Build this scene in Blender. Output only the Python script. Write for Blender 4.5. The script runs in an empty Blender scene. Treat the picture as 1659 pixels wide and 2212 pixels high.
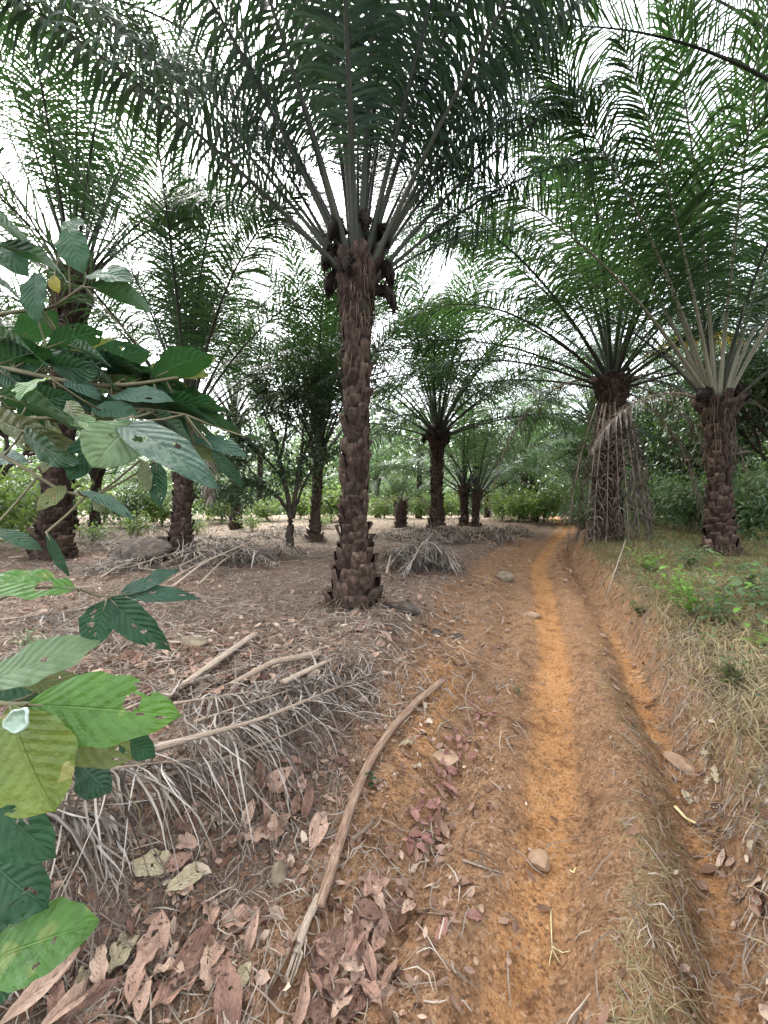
import bpy, math, random
import numpy as np
from mathutils import Vector
R = math.radians
S = bpy.context.scene
COL = S.collection

# ------------------------------------------------------------------ camera, world, sun, exposure
EYE = 1.7                      # camera height (m)
F, CX, CY = 831.0, 829.5, 1106.0   # ultra wide lens, in a 1659 x 2212 frame
cam_d = bpy.data.cameras.new("camera")
cam_d.sensor_fit = 'VERTICAL'
cam_d.sensor_height = 24.0
cam_d.lens = 24.0 * F / 2212.0
cam_d.clip_start = 0.05
cam_d.clip_end = 2000
cam = bpy.data.objects.new("camera", cam_d)
COL.objects.link(cam)
cam.location = (0, 0, EYE)
cam.rotation_euler = (R(90), 0, 0)
S.camera = cam

SUN_DIR = Vector((-0.42, 0.45, 0.79)).normalized()
world = bpy.data.worlds.new("World")
S.world = world
world.use_nodes = True
nt = world.node_tree
nt.nodes.clear()
wo = nt.nodes.new('ShaderNodeOutputWorld')
bg = nt.nodes.new('ShaderNodeBackground')
sky = nt.nodes.new('ShaderNodeTexSky')
sky.sky_type = 'NISHITA'
sky.sun_disc = False
sky.sun_elevation = math.asin(SUN_DIR.z)
sky.sun_rotation = math.atan2(SUN_DIR.x, SUN_DIR.y)
sky.dust_density = 3.0
hs = nt.nodes.new('ShaderNodeHueSaturation')
hs.inputs['Saturation'].default_value = 0.22     # thin white overcast
nt.links.new(sky.outputs[0], hs.inputs['Color'])
nt.links.new(hs.outputs[0], bg.inputs['Color'])
bg.inputs['Strength'].default_value = 0.15
nt.links.new(bg.outputs[0], wo.inputs['Surface'])

sd = bpy.data.lights.new("sun", 'SUN')
sd.energy = 1.5
sd.angle = R(25)
sd.color = (1.0, 0.96, 0.9)
sun = bpy.data.objects.new("sun", sd)
COL.objects.link(sun)
sun.rotation_euler = SUN_DIR.to_track_quat('Z', 'Y').to_euler()

S.view_settings.view_transform = 'Standard'
S.view_settings.look = 'None'
S.view_settings.gamma = 1.0
S.view_settings.exposure = 3.05
S.cycles.max_bounces = 6
S.cycles.diffuse_bounces = 4
S.cycles.transparent_max_bounces = 8

# ------------------------------------------------------------------ helpers
def tag(o, label=None, cat=None, group=None, kind=None):
    if label: o['label'] = label
    if cat: o['category'] = cat
    if group: o['group'] = group
    if kind: o['kind'] = kind
    return o

def empty(name, loc, label=None, cat=None, group=None):
    o = bpy.data.objects.new(name, None)
    COL.objects.link(o)
    o.location = loc
    o.empty_display_size = 0.2
    return tag(o, label, cat, group)

def mesh(name, V, faces, mat, idx=None, tint=None, uv=None, smooth=True):
    """V (n,3); faces: list of int arrays (m,3) or (m,4); tint per vertex float; uv per vertex (n,2)."""
    me = bpy.data.meshes.new(name)
    V = np.asarray(V, np.float32)
    me.vertices.add(len(V))
    me.vertices.foreach_set('co', V.ravel())
    if not isinstance(faces, list): faces = [faces]
    faces = [np.asarray(f, np.int32) for f in faces if len(f)]
    loops = np.concatenate([f.ravel() for f in faces])
    tot = np.concatenate([np.full(len(f), f.shape[1], np.int32) for f in faces])
    start = np.concatenate([[0], np.cumsum(tot)[:-1]]).astype(np.int32)
    me.loops.add(len(loops))
    me.loops.foreach_set('vertex_index', loops)
    me.polygons.add(len(tot))
    me.polygons.foreach_set('loop_start', start)
    me.polygons.foreach_set('loop_total', tot)
    for m in (mat if isinstance(mat, (list, tuple)) else [mat]):
        me.materials.append(m)
    if idx is not None:
        me.polygons.foreach_set('material_index', np.asarray(idx, np.int32))
    me.polygons.foreach_set('use_smooth', np.full(len(tot), bool(smooth)))
    if tint is not None:
        a = me.attributes.new('tint', 'FLOAT', 'POINT')
        a.data.foreach_set('value', np.asarray(tint, np.float32))
    if uv is not None:
        l = me.uv_layers.new(name='UVMap')
        l.data.foreach_set('uv', np.asarray(uv, np.float32)[loops].ravel())
    me.update(calc_edges=True)
    return me

def obj(name, me, parent=None, loc=(0, 0, 0), rot=(0, 0, 0), scale=None):
    o = bpy.data.objects.new(name, me)
    COL.objects.link(o)
    o.parent = parent
    o.location = loc
    o.rotation_euler = rot
    if scale is not None:
        o.scale = (scale, scale, scale) if np.isscalar(scale) else scale
    return o

class MB:
    """collects pieces of one mesh"""
    def __init__(s): s.V, s.Fq, s.Ft, s.iq, s.it, s.T, s.U, s.n = [], [], [], [], [], [], [], 0
    def add(s, V, Fc, mi=0, tint=0.5, uv=None):
        V = np.asarray(V, float).reshape(-1, 3)
        Fc = np.asarray(Fc, int)
        (s.Fq if Fc.shape[1] == 4 else s.Ft).append(Fc + s.n)
        (s.iq if Fc.shape[1] == 4 else s.it).append(np.full(len(Fc), mi))
        s.V.append(V)
        s.T.append(np.broadcast_to(np.asarray(tint, float), (len(V),)))
        s.U.append(np.zeros((len(V), 2)) if uv is None else np.asarray(uv, float))
        s.n += len(V)
    def mesh(s, name, mat, smooth=True):
        fs, ix = [], []
        if s.Fq: fs.append(np.concatenate(s.Fq)); ix.append(np.concatenate(s.iq))
        if s.Ft: fs.append(np.concatenate(s.Ft)); ix.append(np.concatenate(s.it))
        return mesh(name, np.concatenate(s.V), fs, mat, np.concatenate(ix), np.concatenate(s.T), np.concatenate(s.U), smooth)

def nrm(v):
    v = np.asarray(v, float)
    return v / np.maximum(np.linalg.norm(v, axis=-1, keepdims=True), 1e-9)

def tube(P, rad, n=8, flat=1.0, cap=True, up=(0, 0, 1)):
    """tube along P (k,3); returns V, quads, tris"""
    P = np.asarray(P, float); k = len(P)
    rad = np.broadcast_to(np.asarray(rad, float), (k,))
    T = nrm(np.gradient(P, axis=0))
    ref = np.tile(np.asarray(up, float), (k, 1))
    bad = np.abs((T * ref).sum(1)) > 0.97
    ref[bad] = (1, 0, 0.1)
    A = nrm(np.cross(T, ref)); B = np.cross(A, T)
    th = np.arange(n) / n * 2 * np.pi
    V = P[:, None] + rad[:, None, None] * (np.cos(th)[None, :, None] * A[:, None] + flat * np.sin(th)[None, :, None] * B[:, None])
    i = np.arange(k - 1)[:, None] * n; j = np.arange(n)[None]; j2 = (j + 1) % n
    Q = np.stack([i + j, i + j2, i + n + j2, i + n + j], -1).reshape(-1, 4)
    V = V.reshape(-1, 3)
    uv = np.stack([np.tile(np.arange(n) / n, k), np.repeat(np.linspace(0, 1, k), n)], 1)
    if cap:
        V = np.concatenate([V, P[:1], P[-1:]])
        uv = np.concatenate([uv, [[.5, 0], [.5, 1]]])
        c0, c1 = k * n, k * n + 1
        jj = np.arange(n)
        tr = np.concatenate([np.stack([np.full(n, c0), (jj + 1) % n, jj], 1),
                             np.stack([np.full(n, c1), (k - 1) * n + jj, (k - 1) * n + (jj + 1) % n], 1)])
    else:
        tr = np.zeros((0, 3), int)
    return V, Q, tr, uv

def add_tube(b, P, rad, n=8, flat=1.0, mi=0, tint=0.5, up=(0, 0, 1)):
    V, Q, tr, uv = tube(P, rad, n, flat, True, up)
    m = b.n
    b.add(V, Q, mi, tint, uv)
    b.Ft.append(tr + m); b.it.append(np.full(len(tr), mi))

def strips(P, W):
    """P (n,k,3) centre lines, W (n,k,3) half-width vectors -> V, quads"""
    n, k = P.shape[:2]
    V = np.stack([P - W, P + W], 2).reshape(-1, 3)
    a = (np.arange(n)[:, None] * k + np.arange(k - 1)[None]) * 2
    Q = np.stack([a, a + 1, a + 3, a + 2], -1).reshape(-1, 4)
    return V, Q

def hash2(ix, iy, seed):
    h = (ix.astype(np.int64) * 374761393 + iy.astype(np.int64) * 668265263 + seed * 982451653) & 0x7fffffff
    h = ((h ^ (h >> 13)) * 1274126177) & 0x7fffffff
    h = h ^ (h >> 16)
    return (h & 0xffff) / 65535.0

def vnoise(x, y, seed=0):
    x = np.asarray(x, float); y = np.asarray(y, float)
    ix = np.floor(x); iy = np.floor(y)
    fx = x - ix; fy = y - iy
    fx = fx * fx * (3 - 2 * fx); fy = fy * fy * (3 - 2 * fy)
    ix = ix.astype(int); iy = iy.astype(int)
    a = hash2(ix, iy, seed); b = hash2(ix + 1, iy, seed); c = hash2(ix, iy + 1, seed); d = hash2(ix + 1, iy + 1, seed)
    return (a * (1 - fx) + b * fx) * (1 - fy) + (c * (1 - fx) + d * fx) * fy

def fbm(x, y, seed=0, oct=4):
    s = 0; a = 0.5; t = 0
    for o in range(oct):
        s = s + a * vnoise(x, y, seed + o); t += a
        x = x * 2.03 + 17.1; y = y * 2.03 + 5.3; a *= 0.5
    return s / t - 0.5

# ------------------------------------------------------------------ terrain: track rising to a crest, banks on both sides
_cy = np.array([-8, -2, 0, 1.227, 1.767, 2.618, 4.16, 5.89, 8.85, 11.8, 17.7, 24, 40, 100, 400.])
_cx = np.array([-5.6, -1.75, -.42, .384, .745, 1.14, 1.80, 2.48, 3.55, 5.1, 8.5, 10.8, 17, 40, 160.])
_ty = np.linspace(-8, 120, 6000)
_tx = np.interp(_ty, _cy, _cx)
_k = np.hanning(41); _k /= _k.sum()
_tx = np.convolve(np.pad(_tx, 20, mode='reflect', reflect_type='odd'), _k, 'valid')
def track_x(Y): return np.interp(Y, _ty, _tx)

_pu = np.array([-30, -8, -4, -2.6, -1.85, -1.62, -1.38, -1.0, -.8, -.68, -.55, -.42, -.28, -.17, 0, .17, .25, .33, .46, .58, .7, .82, .98, 1.15, 1.5, 3, 8, 30])
_pz = np.array([.45, .42, .36, .33, .34, .30, .12, .07, .055, .0, -.055, .0, .03, -.01, -.06, -.03, .07, .14, .165, .09, -.02, .01, .30, .46, .54, .54, .52, .5])
_uu = np.linspace(-30, 30, 24001)
_zz = np.interp(_uu, _pu, _pz)
_k2 = np.hanning(41); _k2 /= _k2.sum()
_zz = np.convolve(np.pad(_zz, 20, mode='edge'), _k2, 'valid')

def lateral(X, Y): return X - track_x(Y)

def terrain(X, Y):
    X = np.asarray(X, float); Y = np.asarray(Y, float)
    u = lateral(X, Y)
    wob = 0.16 * fbm(X * 1.3, Y * 1.3, 3, 3) + .09 * fbm(X * 4.2, Y * 4.2, 4, 2)
    p = np.interp(u + wob, _uu, _zz)
    lf = np.interp(Y, [0, 2.8, 5.5, 12, 25], [1, 1, .62, .5, .3])
    rf = np.interp(Y, [0, 8, 14, 25], [1, 1, .8, .3])
    near = np.abs(u) < .9
    p = np.where(u < -.9, p * lf, np.where(u > .9, p * rf, p * np.interp(Y, [0, 6, 20], [1, .7, .4])))
    base = .055 * (Y - 2.0 * np.log1p(np.exp(np.clip((Y - 23) / 2.0, -30, 30))))
    amp = np.interp(np.abs(u + .1), [0, .25, .9, 1.6, 6], [.012, .022, .05, .10, .2])
    n = amp * fbm(X * 1.1, Y * 1.1, 11, 4) + .022 * fbm(X * 7, Y * 7, 21, 3) * np.interp(np.abs(u), [0, .2, .6], [.35, .5, 1.2])
    rid = np.exp(-((u - .44) / .17) ** 2)
    n = n - rid * .15 * np.clip(vnoise(X * 1.6 + Y * .4, Y * 1.9, 51) - .3, 0, 1) + rid * (.07 * fbm(X * 4.5, Y * 4.5, 52, 3) + .035 * fbm(X * 15, Y * 15, 53, 2))
    return base + p + n

def at(px, py, Y):
    return np.array([(px - CX) / F * Y, Y, EYE + (CY - py) / F * Y])

_ym = np.exp(np.linspace(math.log(.7), math.log(90), 3000))
def ground(px, py, dz=0.0):
    """where the photograph's ray through (px, py) meets the ground"""
    X = (px - CX) / F * _ym
    z = EYE + (CY - py) / F * _ym
    d = z - terrain(X, _ym) - dz
    i = int(np.argmax(d <= 0)) if (d <= 0).any() else len(_ym) - 1
    Y = _ym[i]
    return np.array([(px - CX) / F * Y, Y, float(terrain((px - CX) / F * Y, Y))])

# ------------------------------------------------------------------ palm frond centre line
def rachis(L, elev, droop, az=0.0, side=0.0, n=26, pw=1.5):
    t = np.linspace(0, 1, n)
    e = R(elev) - R(droop) * t ** pw
    a = R(az) + R(side) * t ** 1.3
    d = np.stack([np.cos(e) * np.cos(a), np.cos(e) * np.sin(a), np.sin(e)], 1)
    P = np.concatenate([[[0, 0, 0]], np.cumsum((d[1:] + d[:-1]) / 2 * L / (n - 1), axis=0)])
    return P, d
# ------------------------------------------------------------------ materials
def newmat(name):
    m = bpy.data.materials.new(name)
    m.use_nodes = True
    nt = m.node_tree
    nt.nodes.clear()
    out = nt.nodes.new('ShaderNodeOutputMaterial')
    return m, nt, out

def N(nt, t, **kw):
    n = nt.nodes.new(t)
    for k, v in kw.items():
        if k in ('operation', 'blend_type', 'data_type', 'attribute_name', 'noise_dimensions', 'wave_type', 'bands_direction', 'feature', 'distance'):
            setattr(n, k, v)
        else:
            n.inputs[k].default_value = v
    return n

def ramp(nt, stops):
    n = nt.nodes.new('ShaderNodeValToRGB')
    e = n.color_ramp.elements
    while len(e) < len(stops): e.new(0.5)
    for x, (p, c) in zip(e, stops):
        x.position = p; x.color = (*c, 1)
    return n

def mix(nt, a, b, fac, mode='MIX'):
    n = nt.nodes.new('ShaderNodeMix')
    n.data_type = 'RGBA'; n.blend_type = mode
    for k, v in ((6, a), (7, b), (0, fac)):
        if hasattr(v, 'links') or isinstance(v, bpy.types.NodeSocket): nt.links.new(v, n.inputs[k])
        elif k == 0: n.inputs[0].default_value = v
        else: n.inputs[k].default_value = (*v, 1)
    return n.outputs[2]

def math_(nt, op, a, b=None):
    n = nt.nodes.new('ShaderNodeMath'); n.operation = op
    for i, v in enumerate((a, b)):
        if v is None: continue
        if isinstance(v, bpy.types.NodeSocket): nt.links.new(v, n.inputs[i])
        else: n.inputs[i].default_value = v
    return n.outputs[0]

def maprange(nt, v, a, b, c=0.0, d=1.0):
    n = nt.nodes.new('ShaderNodeMapRange')
    n.interpolation_type = 'SMOOTHSTEP'
    nt.links.new(v, n.inputs[0])
    for i, x in enumerate((a, b, c, d)): n.inputs[i + 1].default_value = x
    return n.outputs[0]

def coords(nt): return nt.nodes.new('ShaderNodeTexCoord')
def attr(nt, name):
    n = nt.nodes.new('ShaderNodeAttribute'); n.attribute_name = name
    return n
def noise(nt, vec, scale, detail=4, rough=.55):
    n = nt.nodes.new('ShaderNodeTexNoise')
    n.inputs['Scale'].default_value = scale; n.inputs['Detail'].default_value = detail; n.inputs['Roughness'].default_value = rough
    nt.links.new(vec, n.inputs['Vector'])
    return n.outputs['Fac']

def leaf_mat(name, stops, trans, rough=.5, spec=.35, tfac=.35, nscale=6.0, veins=False, objrand=False, spots=None):
    """stops: colour ramp over the leaf's own tint; trans: colour of light coming through"""
    m, nt, out = newmat(name)
    tc = coords(nt)
    t = attr(nt, 'tint').outputs['Fac']
    nz = noise(nt, tc.outputs['Object'], nscale, 3)
    if objrand:
        oi = nt.nodes.new('ShaderNodeObjectInfo')
        t = math_(nt, 'ADD', math_(nt, 'MULTIPLY', t, .3), math_(nt, 'MULTIPLY', oi.outputs['Random'], .7))
    v = math_(nt, 'ADD', t, math_(nt, 'MULTIPLY', math_(nt, 'SUBTRACT', nz, .5), .5))
    rp = ramp(nt, stops)
    nt.links.new(v, rp.inputs[0])
    c = rp.outputs[0]
    b = nt.nodes.new('ShaderNodeBsdfPrincipled')
    b.inputs['Roughness'].default_value = rough
    b.inputs['Specular IOR Level'].default_value = spec
    tcol = mix(nt, trans, c, .25)
    if spots is not None:
        sn = noise(nt, tc.outputs['Object'], spots[1], 2)
        c = mix(nt, c, spots[0], maprange(nt, sn, spots[2], spots[2] + .06))
    if veins:
        uv = nt.nodes.new('ShaderNodeSeparateXYZ')
        nt.links.new(tc.outputs['UV'], uv.inputs[0])
        au = math_(nt, 'ABSOLUTE', math_(nt, 'SUBTRACT', uv.outputs[0], .5))
        ph = math_(nt, 'SUBTRACT', math_(nt, 'MULTIPLY', uv.outputs[1], 9.0), math_(nt, 'MULTIPLY', au, 5.0))
        fr = math_(nt, 'ABSOLUTE', math_(nt, 'SUBTRACT', math_(nt, 'FRACT', ph), .5))
        sv = maprange(nt, fr, .36, .5)
        mr = maprange(nt, au, .03, .01)
        vein = math_(nt, 'MAXIMUM', math_(nt, 'MULTIPLY', sv, .5), mr)
        c = mix(nt, c, veins, math_(nt, 'MULTIPLY', vein, .34))
        h = math_(nt, 'SUBTRACT', math_(nt, 'MULTIPLY', fr, -.8), math_(nt, 'MULTIPLY', mr, 1.0))
        h = math_(nt, 'ADD', h, math_(nt, 'MULTIPLY', noise(nt, tc.outputs['Object'], nscale * 9, 3), 1.2))
        mo = noise(nt, tc.outputs['Object'], nscale * 5, 5, .65)
        c = mix(nt, c, (.35, .35, .35), maprange(nt, mo, .35, .75, 0, .55), 'MULTIPLY')
        bp = nt.nodes.new('ShaderNodeBump')
        bp.inputs['Strength'].default_value = .6; bp.inputs['Distance'].default_value = .01
        nt.links.new(h, bp.inputs['Height'])
        nt.links.new(bp.outputs[0], b.inputs['Normal'])
    nt.links.new(c, b.inputs['Base Color'])
    tr = nt.nodes.new('ShaderNodeBsdfTranslucent')
    nt.links.new(tcol, tr.inputs['Color'])
    mx = nt.nodes.new('ShaderNodeMixShader')
    mx.inputs[0].default_value = tfac
    nt.links.new(b.outputs[0], mx.inputs[1]); nt.links.new(tr.outputs[0], mx.inputs[2])
    nt.links.new(mx.outputs[0], out.inputs[0])
    return m

def solid_mat(name, stops, rough=.8, spec=.2, nscale=8.0, bump=.4, bdist=.02, stretch=None, mixtint=.6, objrand=False, streak=False, stain=None):
    m, nt, out = newmat(name)
    tc = coords(nt)
    vec = tc.outputs['Object']
    if streak: vec = tc.outputs['UV']
    if stretch:
        mp = nt.nodes.new('ShaderNodeMapping')
        mp.inputs['Scale'].default_value = stretch
        nt.links.new(vec, mp.inputs['Vector'])
        vec = mp.outputs[0]
    nz = noise(nt, vec, nscale, 6, .62)
    t = attr(nt, 'tint').outputs['Fac']
    if objrand:
        oi = nt.nodes.new('ShaderNodeObjectInfo')
        t = math_(nt, 'ADD', math_(nt, 'MULTIPLY', t, .4), math_(nt, 'MULTIPLY', oi.outputs['Random'], .6))
    v = math_(nt, 'ADD', math_(nt, 'MULTIPLY', t, mixtint), math_(nt, 'MULTIPLY', maprange(nt, nz, .25, .75), 1 - mixtint))
    rp = ramp(nt, stops)
    nt.links.new(v, rp.inputs[0])
    b = nt.nodes.new('ShaderNodeBsdfPrincipled')
    b.inputs['Roughness'].default_value = rough
    b.inputs['Specular IOR Level'].default_value = spec
    c = rp.outputs[0]
    if stain: c = mix(nt, c, stain, maprange(nt, noise(nt, tc.outputs['Object'], 2.3, 5, .65), .56, .72, 0, .6))
    nt.links.new(c, b.inputs['Base Color'])
    bp = nt.nodes.new('ShaderNodeBump')
    bp.inputs['Strength'].default_value = bump; bp.inputs['Distance'].default_value = bdist
    nt.links.new(nz, bp.inputs['Height'])
    nt.links.new(bp.outputs[0], b.inputs['Normal'])
    nt.links.new(b.outputs[0], out.inputs[0])
    return m

M = {}
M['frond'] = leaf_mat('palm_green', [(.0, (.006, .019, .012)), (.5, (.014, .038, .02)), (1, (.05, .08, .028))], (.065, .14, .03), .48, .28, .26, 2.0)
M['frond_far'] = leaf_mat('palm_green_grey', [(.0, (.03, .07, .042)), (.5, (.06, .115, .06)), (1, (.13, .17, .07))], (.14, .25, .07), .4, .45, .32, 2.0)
M['petiole'] = solid_mat('petiole_green_grey', [(0, (.012, .017, .012)), (.5, (.03, .035, .025)), (1, (.085, .085, .065))], .6, .15, 3, .4, .01, (5, 4, 1), .55, False, True)
M['petiole_pale'] = solid_mat('petiole_pale', [(0, (.05, .055, .036)), (.5, (.13, .13, .09)), (1, (.26, .24, .18))], .6, .2, 3, .4, .01, (5, 4, 1), .55, False, True)
M['dead_frond'] = leaf_mat('dead_palm_leaf', [(0, (.028, .022, .018)), (.5, (.12, .10, .085)), (1, (.38, .345, .305))], (.2, .15, .09), .8, .1, .15, 3.0)
M['yellow_frond'] = leaf_mat('yellow_palm_leaf', [(0, (.16, .13, .02)), (.5, (.32, .24, .03)), (1, (.42, .34, .06))], (.5, .38, .04), .6, .2, .35, 3.0)
M['dead_stalk'] = solid_mat('dead_palm_stalk', [(0, (.08, .055, .038)), (.45, (.2, .15, .11)), (1, (.42, .35, .28))], .8, .15, 3, .8, .012, (7, 3, 1), .5, False, True)
M['trunk'] = solid_mat('palm_bark', [(0, (.008, .0055, .0045)), (.4, (.027, .018, .0145)), (.72, (.07, .047, .036)), (1, (.19, .14, .105))], .9, .08, 16, 1.0, .03, (1, 1, .6), .5, stain=(.06, .07, .042))
M['fibre'] = solid_mat('palm_fibre', [(0, (.02, .014, .01)), (.6, (.08, .055, .04)), (1, (.2, .15, .11))], .95, .05, 20, .6, .02, (1, 1, .2), .6)
M['bark'] = solid_mat('tree_bark', [(0, (.012, .009, .007)), (.5, (.034, .026, .02)), (1, (.085, .07, .055))], .9, .1, 14, .7, .02, (1, 1, .3), .3)
M['stem'] = solid_mat('green_stem', [(0, (.06, .055, .03)), (.5, (.12, .11, .06)), (1, (.2, .18, .11))], .7, .25, 14, .4, .01)
M['tree_leaf'] = leaf_mat('tree_leaf_dark', [(0, (.012, .028, .012)), (.5, (.028, .055, .022)), (1, (.065, .095, .035))], (.08, .15, .03), .4, .45, .25, 3.0)
M['shrub_leaf'] = leaf_mat('shrub_leaf', [(0, (.045, .09, .025)), (.5, (.10, .175, .045)), (1, (.22, .30, .07))], (.25, .36, .06), .45, .4, .35, 3.0)
M['under_leaf'] = leaf_mat('undergrowth_leaf', [(0, (.022, .05, .022)), (.5, (.05, .095, .042)), (1, (.11, .16, .06))], (.14, .24, .05), .45, .4, .3, 3.0)
M['broad_dark'] = leaf_mat('broad_leaf_dark', [(0, (.010, .032, .014)), (.5, (.018, .058, .026)), (1, (.034, .085, .038))], (.05, .14, .025), .6, .18, .22, 5.0, (.07, .13, .07))
M['broad_blue'] = leaf_mat('broad_leaf_grey_green', [(0, (.016, .045, .027)), (.5, (.03, .075, .046)), (1, (.058, .115, .075))], (.06, .15, .04), .55, .22, .22, 5.0, (.15, .22, .16))
M['broad_pale'] = leaf_mat('broad_leaf_pale', [(0, (.06, .11, .05)), (.5, (.10, .165, .075)), (1, (.16, .22, .11))], (.2, .3, .08), .5, .35, .3, 5.0, (.30, .36, .22))
M['broad_bright'] = leaf_mat('broad_leaf_bright', [(0, (.03, .09, .018)), (.5, (.055, .14, .027)), (1, (.09, .18, .04))], (.2, .4, .04), .45, .35, .32, 7.0, (.16, .30, .09), False, ((.14, .19, .05), 14, .6))
M['broad_lime'] = leaf_mat('broad_leaf_lime', [(0, (.06, .10, .022)), (.5, (.11, .16, .036)), (1, (.17, .21, .06))], (.35, .4, .06), .5, .35, .3, 9.0, (.12, .20, .04), False, ((.30, .28, .12), 22, .66))
M['broad_olive'] = leaf_mat('broad_leaf_olive', [(0, (.05, .075, .025)), (.5, (.10, .125, .045)), (1, (.16, .18, .075))], (.2, .24, .05), .5, .3, .28, 8.0, (.18, .2, .1), False, ((.17, .12, .06), 16, .66))
M['broad_yellow'] = leaf_mat('broad_leaf_yellow', [(0, (.16, .16, .02)), (.5, (.28, .25, .03)), (1, (.4, .33, .05))], (.5, .42, .04), .5, .3, .35, 12.0, (.2, .2, .05), False, ((.12, .07, .03), 14, .62))
M['dry_leaf'] = leaf_mat('dry_leaf', [(0, (.05, .028, .022)), (.22, (.14, .078, .058)), (.5, (.29, .175, .13)), (.78, (.42, .29, .215)), (1, (.56, .44, .33))], (.35, .18, .09), .75, .2, .1, 12.0, (.30, .2, .14), True, ((.06, .035, .025), 30, .68))
M['dry_leaf_pale'] = leaf_mat('dry_leaf_pale', [(0, (.26, .22, .14)), (.5, (.40, .34, .22)), (1, (.5, .46, .32))], (.35, .28, .14), .8, .15, .1, 12.0, (.26, .22, .14), True, ((.12, .08, .05), 26, .66))
M['dry_leaf_red'] = leaf_mat('dry_leaf_red', [(0, (.16, .07, .055)), (.5, (.28, .14, .115)), (1, (.42, .24, .2))], (.35, .12, .07), .7, .25, .1, 12.0, (.18, .08, .06), True)
M['litter'] = leaf_mat('litter_flake', [(0, (.06, .032, .02)), (.4, (.15, .088, .06)), (.75, (.27, .18, .135)), (1, (.42, .34, .26))], (.25, .14, .08), .85, .1, .06, 20)
M['straw'] = leaf_mat('dry_straw', [(0, (.075, .058, .043)), (.5, (.175, .142, .113)), (1, (.36, .31, .255))], (.3, .22, .12), .8, .15, .1, 8)
M['twig'] = solid_mat('twig', [(0, (.045, .03, .022)), (.5, (.13, .09, .065)), (1, (.34, .28, .22))], .9, .1, 30, .4, .004)
M['grass'] = leaf_mat('grass_mixed', [(0, (.055, .085, .025)), (.3, (.125, .135, .045)), (.55, (.175, .14, .07)), (1, (.33, .265, .16))], (.3, .28, .1), .75, .15, .25, 2)
M['clod'] = solid_mat('soil_clod', [(0, (.08, .042, .024)), (.5, (.16, .085, .045)), (1, (.27, .165, .10))], .95, .05, 40, .4, .004)
M['stone'] = solid_mat('stone', [(0, (.07, .058, .04)), (.5, (.16, .128, .085)), (1, (.28, .23, .165))], .85, .2, 9, .5, .02, None, .35)
M['stone_tan'] = solid_mat('stone_tan', [(0, (.13, .08, .05)), (.5, (.25, .165, .105)), (1, (.36, .26, .18))], .85, .2, 9, .4, .015, None, .3)
M['stone_dark'] = solid_mat('stone_dark', [(0, (.022, .016, .013)), (.5, (.055, .043, .035)), (1, (.12, .10, .08))], .9, .15, 7, .7, .04, None, .3)
M['bunch'] = solid_mat('palm_bunch', [(0, (.006, .005, .004)), (1, (.04, .028, .022))], .8, .15, 20, .4, .01)
M['stalk_brown'] = solid_mat('bare_stalk_brown', [(0, (.05, .03, .02)), (.45, (.18, .115, .08)), (1, (.42, .32, .23))], .85, .12, 3, .9, .01, (7, 5, 1), .4, False, True)
M['weed'] = leaf_mat('weed_leaf', [(0, (.06, .15, .025)), (.5, (.11, .24, .035)), (1, (.2, .34, .06))], (.25, .42, .05), .45, .35, .35, 5.0, (.16, .30, .09))
M['white'] = solid_mat('white_disc', [(0, (.12, .18, .11)), (.55, (.19, .26, .19)), (1, (.34, .41, .36))], .25, .6, 60, .3, .004, None, .5)
M['husk'] = solid_mat('yellow_husk', [(0, (.42, .33, .14)), (1, (.66, .56, .3))], .75, .2, 20, .4, .01)

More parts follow.
